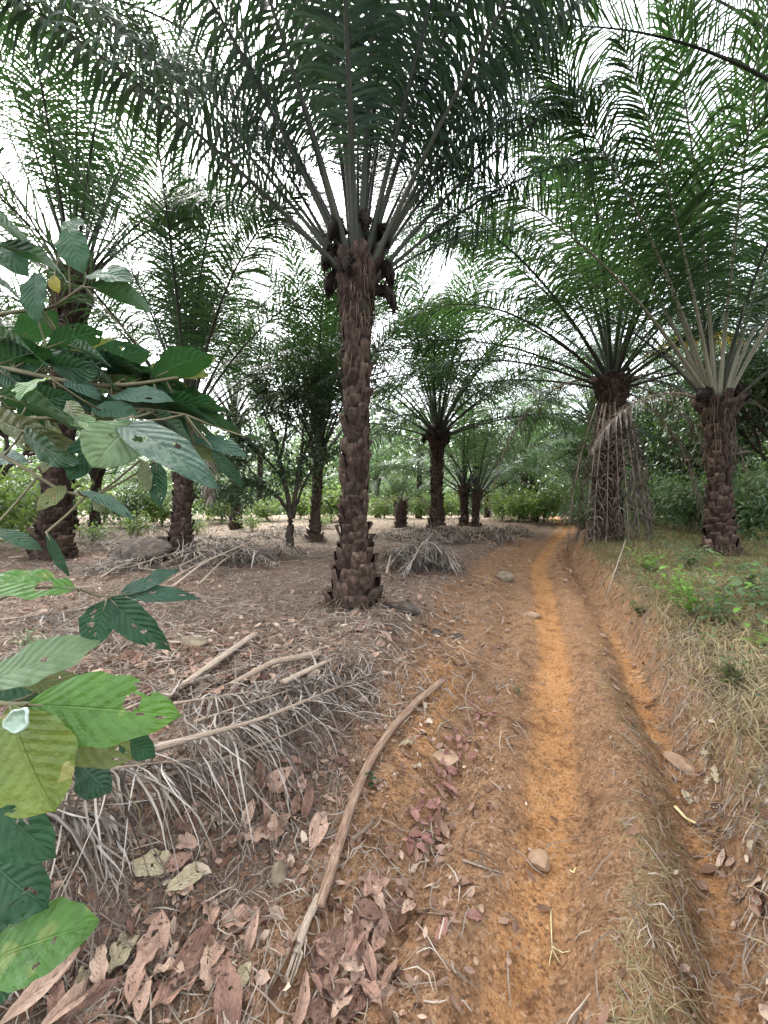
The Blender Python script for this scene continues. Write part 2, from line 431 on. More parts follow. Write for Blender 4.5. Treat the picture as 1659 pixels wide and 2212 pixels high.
# ground
def ground_mat():
    m, nt, out = newmat('laterite_soil')
    tc = coords(nt)
    P = tc.outputs['Object']
    zone = nt.nodes.new('ShaderNodeSeparateColor')
    za = nt.nodes.new('ShaderNodeAttribute'); za.attribute_name = 'zone'
    nt.links.new(za.outputs['Color'], zone.inputs[0])
    n1 = noise(nt, P, 2.2, 8, .62); n2 = noise(nt, P, 14, 8, .68); n3 = noise(nt, P, 90, 5, .7); n4 = noise(nt, P, .7, 3)
    soil = ramp(nt, [(.25, (.11, .055, .027)), (.5, (.235, .134, .073)), (.78, (.38, .235, .135))])
    nt.links.new(math_(nt, 'ADD', math_(nt, 'MULTIPLY', n2, .55), math_(nt, 'MULTIPLY', n3, .45)), soil.inputs[0])
    trk = ramp(nt, [(.25, (.24, .108, .04)), (.5, (.36, .18, .072)), (.78, (.5, .3, .15))])
    nt.links.new(math_(nt, 'ADD', math_(nt, 'MULTIPLY', n1, .4), math_(nt, 'ADD', math_(nt, 'MULTIPLY', n2, .25), math_(nt, 'MULTIPLY', n3, .35))), trk.inputs[0])
    lit = ramp(nt, [(.25, (.075, .05, .038)), (.5, (.15, .106, .081)), (.78, (.27, .205, .165))])
    nt.links.new(math_(nt, 'ADD', math_(nt, 'MULTIPLY', n2, .5), math_(nt, 'MULTIPLY', n3, .5)), lit.inputs[0])
    grs = ramp(nt, [(.25, (.065, .042, .02)), (.5, (.13, .095, .05)), (.78, (.22, .18, .10))])
    nt.links.new(math_(nt, 'ADD', math_(nt, 'MULTIPLY', n2, .5), math_(nt, 'MULTIPLY', n3, .5)), grs.inputs[0])
    def edge(ch): 
        v = math_(nt, 'ADD', ch, math_(nt, 'ADD', math_(nt, 'MULTIPLY', math_(nt, 'SUBTRACT', n2, .5), .7), math_(nt, 'MULTIPLY', math_(nt, 'SUBTRACT', n1, .5), .5)))
        return maprange(nt, v, .25, .75)
    vo = nt.nodes.new('ShaderNodeTexVoronoi'); vo.inputs['Scale'].default_value = 75
    nt.links.new(P, vo.inputs['Vector'])
    vsep = nt.nodes.new('ShaderNodeSeparateColor'); nt.links.new(vo.outputs['Color'], vsep.inputs[0])
    grain = vsep.outputs[0]
    c = mix(nt, soil.outputs[0], lit.outputs[0], edge(zone.outputs[1]))
    c = mix(nt, c, grs.outputs[0], edge(zone.outputs[2]))
    c = mix(nt, c, trk.outputs[0], edge(zone.outputs[0]))
    c = mix(nt, c, (.46, .39, .31), math_(nt, 'MULTIPLY', attr(nt, 'pale').outputs['Fac'], maprange(nt, n2, .35, .65, .2, .8)))  # open-sky light on the clearing, mixed into the soil colour
    c = mix(nt, c, (.30, .27, .25), maprange(nt, grain, .62, .95, 0, .55), 'MULTIPLY')
    c = mix(nt, c, (.42, .30, .20), maprange(nt, grain, .16, .04, 0, .38))
    c = mix(nt, c, (.34, .30, .28), maprange(nt, noise(nt, P, 5.5, 7, .7), .5, .68, 0, .7), 'MULTIPLY')
    b = nt.nodes.new('ShaderNodeBsdfPrincipled')
    b.inputs['Roughness'].default_value = .95
    b.inputs['Specular IOR Level'].default_value = .1
    nt.links.new(c, b.inputs['Base Color'])
    h = math_(nt, 'ADD', math_(nt, 'ADD', math_(nt, 'MULTIPLY', n2, .8), math_(nt, 'MULTIPLY', n3, .5)), math_(nt, 'MULTIPLY', vo.outputs['Distance'], -.35))
    bp = nt.nodes.new('ShaderNodeBump')
    bp.inputs['Strength'].default_value = .9; bp.inputs['Distance'].default_value = .035
    nt.links.new(h, bp.inputs['Height'])
    nt.links.new(bp.outputs[0], b.inputs['Normal'])
    nt.links.new(b.outputs[0], out.inputs[0])
    return m
M['ground'] = ground_mat()

# ------------------------------------------------------------------ ground sheet
def zones(X, Y):
    u = lateral(X, Y)
    w = .09 * fbm(X * 1.7, Y * 1.7, 31, 3)
    wid = np.interp(Y, [1, 2, 4, 8, 20], [.27, .22, .2, .22, .3])
    tr = np.exp(-(((u + w) / wid) ** 2) * 1.2)
    right = np.exp(-(((u + w - .74) / .11) ** 2)) * np.interp(Y, [1, 4, 6], [.9, .7, 0])
    lft = np.exp(-(((u + 1.5 * w + np.interp(Y, [1.5, 3, 6], [.82, .92, 1.05])) / np.interp(Y, [1.5, 3, 6], [.14, .24, .3])) ** 2)) * np.clip(.62 + 1.6 * fbm(X * 1.1, Y * .8, 41, 3), .25, .95) * np.interp(Y, [1.2, 1.8, 6, 9], [.3, 1, .9, .3])
    tr = np.clip(np.maximum(np.maximum(tr, right), lft), 0, 1) * np.interp(Y, [1, 2, 3.2, 7, 12, 20], [.5, .72, 1, 1, .75, .5])
    li = np.clip((-u - np.interp(Y, [1, 2.2, 3, 6, 9], [.72, .85, 1.15, 1.4, 1.2]) + 2.2 * w) / .5, 0, 1)
    li = np.maximum(li, np.clip((Y - 9) / 8, 0, .7) * (np.abs(u) > .5))
    gr = np.clip((u - .95 + 1.5 * w) / .25, 0, 1)
    return tr, li, gr

def build_ground():
    ns, nt_ = 820, 860
    s = np.linspace(-1, 1, ns); s = np.sign(s) * np.abs(s) ** 1.05 * 1.75
    q = np.linspace(0, 1, nt_)
    Yv = -3.0 + 2.6 * np.exp(q * math.log(170 / 2.6)) - 0.0
    Yg, Sg = np.meshgrid(Yv, s, indexing='ij')
    Xg = Sg * (Yg + 4.4) * 1.0 + np.interp(Yg, [-3, 2, 10, 30, 200], [-.3, 0, 2, 4, 20])
    Z = terrain(Xg, Yg)
    V = np.stack([Xg, Yg, Z], -1).reshape(-1, 3)
    i = np.arange(nt_ - 1)[:, None] * ns; j = np.arange(ns - 1)[None]
    Q = np.stack([i + j, i + j + 1, i + ns + j + 1, i + ns + j], -1).reshape(-1, 4)
    me = mesh('ground', V, Q, M['ground'])
    z = zones(V[:, 0], V[:, 1])
    a = me.attributes.new('zone', 'FLOAT_COLOR', 'POINT')
    pl = np.clip((V[:, 1] - 8.8) / 1.5, 0, 1) * np.clip((-lateral(V[:, 0], V[:, 1]) - 3.5) / 2, 0, 1)  # mask of the painted sky light over the left clearing
    a.data.foreach_set('color', np.stack([*z, np.ones(len(V))], 1).astype(np.float32).ravel())
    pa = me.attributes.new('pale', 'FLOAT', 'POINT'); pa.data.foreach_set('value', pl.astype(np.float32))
    o = obj('ground', me)
    tag(o, 'reddish brown plantation soil with an orange worn track', None, None, 'structure')
build_ground()

# ------------------------------------------------------------------ palms
def frond_mesh(name, rng, L, elev, droop, az=0.0, side=0.0, mats=None, n=84, ll=.85, lw=.019, g=.28, pet=.2, base=.05, spread=1.0, kink=.25, tint=.5, thin=1.0, pw=1.5, spines=True, mess=0.0):
    """one pinnate frond; origin at the leaf base"""
    P, D = rachis(L, elev, droop, az, side, 28, pw)
    b = MB()
    t = np.linspace(0, 1, 28)
    rad = np.interp(t, [0, .03, .12, .3, .7, 1], [base * 1.5, base, base * .74, base * .54, base * .27, base * .06])
    add_tube(b, P, rad, 7, .65, 1, .5 + .3 * rng.random())
    tt = np.linspace(pet, .995, n)
    tt = np.repeat(tt, 2) + rng.normal(0, .35 / n, 2 * n)
    tt = np.clip(tt, pet * .8, 1)
    sd = np.tile([1.0, -1.0], n)
    keep = rng.random(2 * n) < thin
    tt, sd = tt[keep], sd[keep]
    m = len(tt)
    B0 = np.stack([np.interp(tt, t, P[:, k]) for k in range(3)], 1)
    T = nrm(np.stack([np.interp(tt, t, D[:, k]) for k in range(3)], 1))
    a = R(az) + R(side) * tt ** 1.3
    Sd = np.stack([-np.sin(a), np.cos(a), 0 * a], 1)
    Nn = nrm(np.cross(T, Sd))
    x = (tt - pet) / (1 - pet)
    prof = np.interp(x, [0, .06, .2, .45, .75, .93, 1], [.22, .5, .85, 1, .82, .5, .3])
    leng = ll * prof * rng.uniform(.88, 1.1, m)
    fa = np.interp(x, [0, .3, 1], [R(76), R(62), R(24)]) + rng.normal(0, .07, m)
    lift = rng.choice([.5, .1, -.22], m) * np.interp(x, [0, .6, 1], [1, .9, .4]) * spread + rng.normal(0, .08, m)
    fa = fa + rng.normal(0, 1, m) * mess; lift = lift + rng.normal(0, 1.6, m) * mess; leng = leng * (1 - mess * rng.random(m))
    d = nrm(np.cos(fa)[:, None] * T + np.sin(fa)[:, None] * (sd[:, None] * Sd * np.cos(lift)[:, None] + Nn * np.sin(lift)[:, None]))
    K = 6
    gg = g * rng.uniform(.6, 1.4, m) * (.5 + prof)
    crease = (rng.random(m) < kink)
    w = nrm(np.cross(d, np.cross(T, d) + 1e-6)) # along the rachis
    Pk = [B0]; Wk = []
    wp = np.array([.5, 1, .95, .8, .5, .04])
    dd = d
    for k in range(K):
        wv = nrm(T - dd * (T * dd).sum(1, keepdims=True))
        Wk.append(wv * (lw * wp[k]) * (.5 + .5 * prof)[:, None])
        if k < K - 1:
            Pk.append(Pk[-1] + dd * (leng / (K - 1))[:, None])
            gk = gg * (k + .6) * .42 + np.where(crease & (k == 3), 1.2, 0)
            dd = nrm(dd + np.array([0, 0, -1.0]) * gk[:, None] + rng.normal(0, .03, (m, 3)))
    V, Q = strips(np.stack(Pk, 1), np.stack(Wk, 1))
    tn = np.repeat(np.clip(tint + rng.normal(0, .16, m), 0, 1), K * 2)
    b.add(V, Q, 0, tn)
    if spines:
        ns = 26
        ts = np.linspace(.05, pet, ns)
        Bs = np.stack([np.interp(ts, t, P[:, k]) for k in range(3)], 1)
        s2 = np.where(np.arange(ns) % 2, 1, -1)[:, None] * Sd[:1]
        Pp = np.stack([Bs, Bs + s2 * .07 + D[:1] * .03], 1)
        Vs, Qs = strips(Pp, np.stack([np.tile(D[:1] * .006, (ns, 1)), np.tile(D[:1] * .001, (ns, 1))], 1))
        b.add(Vs, Qs, 1, .3)
    return b.mesh(name, mats or [M['frond'], M['petiole']])

def leafbase(b, rng, c, th, r, w, h, p, tint, dome=.6):
    """one persistent cut leaf base on a trunk: c centre on the axis, th direction"""
    k = 5
    a = np.linspace(-.5, .5, k)
    rows = []
    for (fz, fw, fp) in ((-.62, .82, -.02), (-.25, 1.0, .35), (.2, .86, .8), (.5, .62, 1.0)):
        an = th + a * w * fw / r
        rr = r + p * fp * (1 - dome * (2 * a) ** 2) + rng.normal(0, .004, k)
        zz = fz * h + rng.normal(0, .05 * h, k) * (fz > .3)
        rows.append(np.stack([c[0] + np.cos(an) * rr, c[1] + np.sin(an) * rr, c[2] + zz], 1))
    an = th + a * w * .5 / r
    rows.append(np.stack([c[0] + np.cos(an) * (r - .01), c[1] + np.sin(an) * (r - .01), np.full(k, c[2] + .42 * h)], 1))
    V = np.concatenate(rows)
    i = np.arange(4)[:, None] * k; j = np.arange(k - 1)[None]
    Q = np.stack([i + j, i + j + 1, i + k + j + 1, i + k + j], -1).reshape(-1, 4)
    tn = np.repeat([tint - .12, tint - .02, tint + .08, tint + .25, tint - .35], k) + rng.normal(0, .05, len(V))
    b.add(V, Q, 0, np.clip(tn, 0, 1))

def trunk_mesh(rng, top, prof, pitch=.115, per=9, prot=.035, boss=.9, fibre=True):
    per = 7.4; pitch *= 1.3; prot *= 1.15
    """top: vector base->crown, prof: [(z fraction, radius)]"""
    top = np.asarray(top, float); H = top[2]
    b = MB()
    pz = np.array([q[0] for q in prof]) * H; pr = np.array([q[1] for q in prof])
    def axis(z):
        f = np.clip(z / H, -.1, 1.1)
        return np.stack([top[0] * f ** 1.4 if f > 0 else 0 * f, top[1] * f ** 1.4 if f > 0 else 0 * f, z])
    zs = np.linspace(-.15, H, int(H / .06))
    C = np.array([axis(z) for z in zs])
    ks = int(rng.integers(1e4))
    wobble = lambda z, a: 1 + .2 * fbm(np.asarray(z) * 1.7 + ks, np.cos(a) * 1.2 + 3, ks, 3)
    rr = np.interp(zs, pz, pr)
    th = np.arange(28) / 28 * 2 * np.pi
    nzv = fbm(th[None] * 3 + 0 * zs[:, None], zs[:, None] * 6 + 0 * th[None], int(rng.integers(1e4)), 4)
    Rr = (rr[:, None] - .006) * (1 + .16 * nzv) * wobble(zs[:, None] + 0 * th[None], th[None] + 0 * zs[:, None])
    V = np.stack([C[:, None, 0] + Rr * np.cos(th), C[:, None, 1] + Rr * np.sin(th), C[:, None, 2] + 0 * Rr], -1).reshape(-1, 3)
    i = np.arange(len(zs) - 1)[:, None] * 28; j = np.arange(28)[None]; j2 = (j + 1) % 28
    b.add(V, np.stack([i + j, i + j2, i + 28 + j2, i + 28 + j], -1).reshape(-1, 4), 0, np.clip(.3 + .5 * nzv.ravel(), 0, 1))
    dz = pitch / per
    z = .03; k = 0
    while z < H - .05:
        a_ = k * 2.39996 + rng.normal(0, .12)
        r = float(np.interp(z, pz, pr) * wobble(z, a_))
        f = z / H
        if rng.random() < .16 and z > boss:
            z += dz; k += 1; continue
        lowf = max(0, 1 - z / boss)
        topf = max(0, (z - (H - .9)) / .9)
        big = 1 + .25 * lowf + .9 * topf
        w = 2 * np.pi * r / per * 1.25 * rng.uniform(.85, 1.15)
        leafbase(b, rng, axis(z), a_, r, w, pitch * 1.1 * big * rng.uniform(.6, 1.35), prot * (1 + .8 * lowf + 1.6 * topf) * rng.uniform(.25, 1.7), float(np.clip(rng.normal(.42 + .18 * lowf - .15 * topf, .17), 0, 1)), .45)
        z += dz * (1 + .1 * lowf) * rng.uniform(.8, 1.2); k += 1
    if fibre:
        n = 260
        z0 = H - rng.random(n) ** 1.5 * min(1.5, H * .4)
        an = rng.random(n) * 2 * np.pi
        Pq = []; Wq = []
        for q in range(n):
            r = float(np.interp(z0[q], pz, pr)) + .05
            c = axis(z0[q]); ln = rng.uniform(.1, .4)
            e = np.array([np.cos(an[q]), np.sin(an[q]), 0])
            p0 = c + e * r
            Pq.append(np.array([p0, p0 + e * .04 - np.array([0, 0, ln * .4]), p0 + e * rng.uniform(-.02, .06) - np.array([0, 0, ln]) + rng.normal(0, .03, 3)]))
            t_ = np.array([-e[1], e[0], 0])
            Wq.append(np.array([t_ * .006, t_ * .006, t_ * .001]))
        Vf, Qf = strips(np.array(Pq), np.array(Wq))
        b.add(Vf, Qf, 1, rng.random(len(Vf)) * .9)
        n = 220                                        # roots fringe at the foot
        an = rng.random(n) * 2 * np.pi
        Pq = []; Wq = []
        for q in range(n):
            r = pr[0] * rng.uniform(.85, 1.05); e = np.array([np.cos(an[q]), np.sin(an[q]), 0]); ln = rng.uniform(.05, .3)
            p0 = e * r + np.array([0, 0, rng.uniform(.02, .16)])
            Pq.append(np.array([p0, p0 + e * ln * .5 - np.array([0, 0, .03]), p0 + e * ln - np.array([0, 0, p0[2] + .05]) + rng.normal(0, .03, 3) * [1, 1, 0]]))
            t_ = np.array([-e[1], e[0], 0]); Wq.append(np.array([t_ * .006, t_ * .005, t_ * .002]))
        Vf, Qf = strips(np.array(Pq), np.array(Wq))
        b.add(Vf, Qf, 1, rng.random(len(Vf)))
    return b.mesh('trunk', [M['trunk'], M['fibre']])

def bunch_mesh(rng, L=.38, r=.11, bend=.5):
    """dark spiky fruit / flower bunch hanging out of the crown, along +X then down"""
    b = MB()
    t = np.linspace(0, 1, 10)
    P = np.stack([L * .8 * np.sin(t * 1.4) , 0 * t, .12 * np.sin(t * 2.2) - bend * L * t ** 2.2], 1)
    add_tube(b, P, np.interp(t, [0, .15, .35, .8, 1], [.03, .035, r * .8, r * .85, .02]), 10, 1, 0, .2)
    n = 420
    q = rng.uniform(.25, 1, n); an = rng.random(n) * 2 * np.pi
    c = np.stack([np.interp(q, t, P[:, k]) for k in range(3)], 1)
    e = np.stack([.3 * rng.normal(0, 1, n), np.cos(an), np.sin(an)], 1)
    rr = np.interp(q, [0, .15, .35, .8, 1], [.03, .035, r * .8, r * .85, .02])[:, None]
    p0 = c + e * rr * .8
    p1 = c + e * (rr + rng.uniform(.02, .05, (n, 1)))
    W = nrm(np.cross(e, rng.normal(0, 1, (n, 3))))
    V, Q = strips(np.stack([p0, p1], 1), np.stack([W * .010, W * .001], 1))
    b.add(V, Q, 0, rng.random(len(V)) * .8)
    return b.mesh('fruit_bunch', [M['bunch']])

# pools of shared fronds for the palms farther off
_rp = np.random.default_rng(5)
CLASSES = [84, 72, 58, 44, 28, 8]
def pool(mats, L, ll, n, lw, g=.26, thin=.96):
    out = []
    for e in CLASSES:
        out.append([frond_mesh('frond', _rp, L * (.82 if e > 80 else 1) * _rp.uniform(.93, 1.05), e, {84: 22, 72: 42, 58: 56, 44: 62, 28: 64, 8: 60}[e], 0, _rp.uniform(-10, 10), mats, n, ll, lw, g, .2, .05, thin=thin, tint=.45 + .1 * _rp.random()) for _ in range(2)])
    return out
POOL = pool([M['frond'], M['petiole']], 5.6, .84, 86, .0135)
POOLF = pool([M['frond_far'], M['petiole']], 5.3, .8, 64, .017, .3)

DEADPOOL = []
for _e, _d in ((20, 95), (5, 84), (-15, 70), (30, 118)):
    DEADPOOL.append(frond_mesh('dead_frond', _rp, 4.2, _e, _d, 0, _rp.uniform(-12, 12), [M['dead_frond'], M['dead_stalk']], 46, .55, .011, .5, .2, .04, kink=.5, thin=.85, pw=.6))

def crown(root, top, rng, count, pl, emax=86, emin=12, scale=1.0, az0=0.0, r0=.12, azlist=None, skip=None):
    for i in range(count):
        f = i / max(1, count - 1)
        e = emax + (emin - emax) * f ** 1.1
        c = int(np.argmin([abs(e - q) for q in CLASSES]))
        a = az0 + i * 137.508 + rng.normal(0, 6)
        if skip and skip(a % 360, e): continue
        mshs = pl[c]
        me = mshs[int(rng.integers(len(mshs)))]
        rr = r0 * (.35 + .65 * f)
        o = obj('frond', me, root, np.asarray(top) + np.array([math.cos(R(a)) * rr, math.sin(R(a)) * rr, .12 - .45 * f]),
                (R(rng.normal(0, 3)), R((CLASSES[c] - e)), R(a)), scale * rng.uniform(.9, 1.06))

def palm(label, base, top, prof, rng, pl, count, group='oil palms of the plantation', **kw):
    base = np.asarray(base, float)
    root = empty('oil_palm', base, label, 'palm tree', group)
    tv = np.asarray(top, float) - base
    tk = {k: kw.pop(k) for k in ('pitch', 'per', 'prot', 'boss', 'fibre') if k in kw}
    obj('trunk', trunk_mesh(rng, tv, prof, **tk), root)
    if count: crown(root, tv, rng, count, pl, **kw)
    return root, tv

def copy_tree(o, parent=None):
    c = o.copy(); COL.objects.link(c)
    c.parent = parent
    for ch in list(o.children): copy_tree(ch, c)
    return c
# ---- the big palm beside the track
r1 = np.random.default_rng(101)
g1 = ground(765, 1308)
t1 = np.array([-.33, g1[1], 4.92])
p1, tv1 = palm('tall palm with blocky brown trunk standing alone beside the orange track', g1, t1,
               [(-.05, .33), (0, .315), (.03, .31), (.08, .24), (.18, .18), (.3, .158), (.55, .155), (.8, .165), (.88, .185), (.95, .21), (1, .2)],
               r1, POOL, 0, group=None, pitch=.125, per=9, prot=.04, boss=1.1)
# (azimuth, elevation, droop, length, leaf droop, base radius)
for (a, e, d, L, g, br, zo) in [
    (198, 40, 26, 5.4, .62, .055, -.25), (163, 62, 12, 5.6, .4, .052, -.2), (208, 72, 8, 5.6, .34, .052, -.1), (268, 62, 28, 5.4, .3, .055, -.3),
    (50, 74, 8, 5.6, .34, .05, .0), (8, 66, 24, 5.4, .4, .05, -.1), (12, 53, 26, 5.7, .6, .058, -.3), (38, 43, 28, 4.6, .4, .04, -.3),
    (166, 66, 42, 4.8, .36, .045, .0), (300, 78, 22, 5.4, .3, .045, .1), (240, 80, 18, 5.2, .3, .045, .1), (335, 70, 30, 5.4, .36, .05, 0),
    (95, 84, 14, 5.2, .3, .045, .15), (62, 80, 24, 5.2, .3, .045, .12), (120, 77, 28, 5.3, .3, .045, .1), (140, 66, 40, 5.2, .34, .045, .0),
    (84, 68, 44, 5.2, .34, .045, .0), (25, 62, 48, 5.2, .36, .045, -.05), (110, 56, 52, 5.0, .38, .045, -.1), (60, 54, 54, 5.0, .38, .045, -.12),
    (228, 66, 24, 5.4, .4, .05, -.1), (312, 66, 24, 5.6, .42, .05, -.1), (152, 50, 56, 4.8, .42, .045, -.2), (285, 72, 10, 5.4, .3, .05, 0.0), (180, 84, 16, 5., .3, .045, .15), (0, 84, 20, 5., .3, .045, .15),
    (255, 74, 16, 5.5, .34, .05, .0), (348, 60, 26, 5.8, .55, .05, -.2), (22, 60, 30, 5.6, .55, .05, -.2), (190, 50, 24, 5.6, .6, .05, -.2), (328, 56, 30, 5.8, .55, .05, -.25),
    (0, 59, 22, 5.6, .5, .05, -.15), (32, 68, 24, 5.5, .42, .05, -.05), (345, 72, 20, 5.6, .4, .05, 0), (172, 56, 20, 5.6, .5, .05, -.15), (205, 60, 20, 5.6, .45, .05, -.1), (188, 66, 24, 5.5, .42, .05, -.05), (18, 46, 32, 5.6, .65, .05, -.3)]:
    me = frond_mesh('frond', r1, L, e, d, a, r1.uniform(-8, 8), None, 112, .9, .0185, g, .2, br, tint=.24 + .2 * r1.random())
    off = .15 if e < 76 else .09
    obj('frond', me, p1, tv1 + np.array([math.cos(R(a)) * off, math.sin(R(a)) * off, zo]))
for (a, z, L, r) in ((-20, -.5, .40, .075), (10, -.1, .34, .09), (190, .0, .32, .095), (-15, .25, .28, .09), (250, -.25, .24, .07), (215, .25, .28, .09), (290, .28, .22, .07), (170, -.25, .3, .1)):
    obj('fruit_bunch', bunch_mesh(r1, L, r, .9), p1, tv1 + np.array([math.cos(R(a)) * .17, math.sin(R(a)) * .17, z]), (0, 0, R(a)))

# ---- palms to the left
r2 = np.random.default_rng(102)
g2 = ground(115, 1205); t2 = at(163, 600, g2[1])
PR = lambda b, m, t: [(-.05, b * .86), (0, b * .86), (.06, b * .72), (.15, m * .84), (.4, m * .75), (.8, m * .75), (.93, t * .8), (1, t * .8)]
p2, tv2 = palm('thick dark palm trunk behind the big green foreground leaves', g2, t2, PR(.47, .31, .40), r2, POOL, 20, None, emax=86, emin=35, az0=20, pitch=.14, per=10, prot=.05)
for (a, e, d, L) in ((276, 79, 25, 5), (42, 77, 28, 6), (234, 61, 40, 5.5), (188, 56, 25, 5.5), (30, 60, 62, 5.5), (100, 82, 12, 4.6), (80, 78, 20, 5), (350, 72, 35, 5.5), (310, 66, 35, 5.2), (60, 68, 30, 5.4), (215, 75, 20, 5.2)):
    obj('frond', frond_mesh('frond', r2, L, e, d, a, r2.uniform(-8, 8), None, 96, .88, .0155, .36, .26, .05, tint=.36), p2, tv2 + np.array([math.cos(R(a)) * .2, math.sin(R(a)) * .2, -.1]))

r3 = np.random.default_rng(103)
g3 = ground(390, 1200); t3 = at(408, 890, g3[1])
p3, tv3 = palm('palm with a dead frond hanging down its trunk beside the dark boulder', g3, t3, PR(.34, .235, .26), r3, POOL, 24, None, emax=88, emin=40, az0=75, pitch=.12, per=9, prot=.045)
for (a, e, d, L) in ((270, 88, 4, 5.6), (100, 86, 6, 5.2), (200, 84, 8, 5.0), (10, 80, 14, 5.0), (150, 78, 20, 5.0)):
    obj('frond', frond_mesh('frond', r3, L, e, d, a, 0, [M['frond_far'], M['petiole']], 84, .66, .015, .42, .22, .045, tint=.45), p3, tv3)
obj('dead_frond', frond_mesh('dead_frond', r3, 2.7, 40, 132, 310, 0, [M['dead_frond'], M['dead_stalk']], 44, .45, .012, .6, .25, .03, kink=.5, pw=.45), p3, tv3 + np.array([.1, -.18, -.15]))

r5 = np.random.default_rng(105)
g5 = ground(680, 1168); t5 = at(690, 965, g5[1])
p5, tv5 = palm('slim palm with rounded foot just left of the small dark tree', g5, t5, PR(.27, .165, .2), r5, POOL, 30, None, emax=88, emin=50, az0=40, pitch=.11, per=9, prot=.04)
p5['label'] = 'slim ringed palm trunk with rounded foot between the small dark tree and the tall palm'

# ---- palms along the track ahead
r6 = np.random.default_rng(106)
g6 = ground(943, 1146); t6 = at(945, 930, g6[1])
p6, tv6 = palm('dark palm with wide fan crown just left of the track behind the frond heap', g6, t6, PR(.36, .27, .36), r6, POOL, 42, None, emax=88, emin=10, az0=10, pitch=.13, per=9, prot=.06, scale=1.36)
for a in (35, 150, 270):
    obj('fruit_bunch', bunch_mesh(r6, .4, .13, .8), p6, tv6 + np.array([math.cos(R(a)) * .25, math.sin(R(a)) * .25, -.2]), (0, 0, R(a)))
r7 = np.random.default_rng(107)
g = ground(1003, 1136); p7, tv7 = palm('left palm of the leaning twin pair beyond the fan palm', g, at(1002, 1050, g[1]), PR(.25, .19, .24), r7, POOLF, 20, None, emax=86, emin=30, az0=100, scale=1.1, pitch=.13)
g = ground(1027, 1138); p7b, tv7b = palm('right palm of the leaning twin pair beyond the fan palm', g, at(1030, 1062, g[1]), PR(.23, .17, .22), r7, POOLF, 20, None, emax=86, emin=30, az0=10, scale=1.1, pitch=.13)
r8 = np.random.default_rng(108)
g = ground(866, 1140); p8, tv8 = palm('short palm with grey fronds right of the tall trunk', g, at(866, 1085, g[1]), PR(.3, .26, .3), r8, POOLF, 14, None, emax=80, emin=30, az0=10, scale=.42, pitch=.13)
for i in range(9):
    a = i * 40 + r8.normal(0, 8)
    obj('dead_frond', DEADPOOL[i % 4], p8, tv8 + np.array([0, 0, .1]), (0, R(-25), R(a)), .4)

r9 = np.random.default_rng(109)
g9 = ground(1312, 1166); t9 = at(1322, 815, g9[1])
p9, tv9 = palm('palm wearing a skirt of hanging dead grey fronds right of the track', g9, t9, PR(.4, .33, .42), r9, POOL, 36, None, emax=82, emin=14, az0=200, pitch=.13, per=9, prot=.06, scale=1.2)
for (a, L, e, d, th) in ((184, 5.0, 50, 138, .7), (200, 4.0, -66, 20, .9), (230, 4.4, -72, 15, .95), (250, 3.6, -68, 18, .9), (268, 4.6, -74, 12, .95), (285, 4.2, -70, 16, .95), (300, 3.4, -66, 20, .9), (315, 4.4, -70, 16, .95), (338, 3.8, -64, 22, .9), (352, 5.0, 46, 130, .85), (2, 4.2, 10, 96, .85), (20, 3.4, -60, 26, .85), (165, 4.0, -58, 28, .85), (215, 4.2, -62, 24, .9), (120, 3.8, -62, 24, .85), (60, 3.8, -62, 24, .85), (356, 5.2, 52, 104, .8), (340, 3.2, 20, 100, .8)):
    o = obj('dead_frond', frond_mesh('dead_frond', r9, L, e, d, a, r9.uniform(-6, 6), [M['dead_frond'], M['dead_stalk']], 52, .52, .015, .8, .12, .036, kink=.7, mess=.5, tint=.27, thin=th, pw=.42), p9, tv9 + np.array([math.cos(R(a)) * .14, math.sin(R(a)) * .14, -.15 - .2 * r9.random()]))
o = obj('frond', frond_mesh('frond', r9, 2.6, 42, 74, 345, 0, [M['yellow_frond'], M['dead_stalk']], 50, .6, .016, .5, .2, .035), p9, tv9 + np.array([.1, -.2, 0]))
o['label'] = 'yellowing young frond'

r10 = np.random.default_rng(110)
g10 = ground(1555, 1195); t10 = at(1548, 855, g10[1])
p10, tv10 = palm('palm with ringed brown trunk rising from the weeds at the right', g10, t10, PR(.31, .215, .27), r10, POOL, 9, None, emax=86, emin=40, az0=60, pitch=.125, per=8, prot=.05)
for (a, e, d, L) in ((180, 73, 25, 5.6), (198, 44, 44, 6.4), (216, 56, 24, 5.5), (276, 73, 10, 5.0), (8, 66, 25, 5.5), (336, 68, 30, 5.8), (20, 58, 25, 5.2), (60, 82, 12, 5.2), (110, 80, 14, 5.0), (140, 68, 30, 5.5), (300, 64, 30, 5.5), (240, 68, 22, 5.6), (165, 58, 40, 5.6), (188, 62, 34, 6.4), (206, 56, 40, 6.4), (172, 70, 34, 6.2), (222, 68, 30, 6)):
    obj('frond', frond_mesh('frond', r10, L, e, d, a, r10.uniform(-6, 6), [M['frond'], M['petiole_pale']], 92, .84, .0145, .36, .27, .045, tint=.5), p10, tv10 + np.array([math.cos(R(a)) * .15, math.sin(R(a)) * .15, -.1]))
obj('dead_frond', frond_mesh('dead_frond', r10, 2.8, 35, 95, 190, 0, [M['dead_frond'], M['dead_stalk']], 50, .5, .011, .55, .15, .035, kink=.4, pw=.7), p10, tv10 + np.array([-.2, 0, -.15]))
for a in (330, 200): obj('fruit_bunch', bunch_mesh(r10, .34, .12, .5), p10, tv10 + np.array([math.cos(R(a)) * .15, math.sin(R(a)) * .15, -.05]), (0, 0, R(a)))

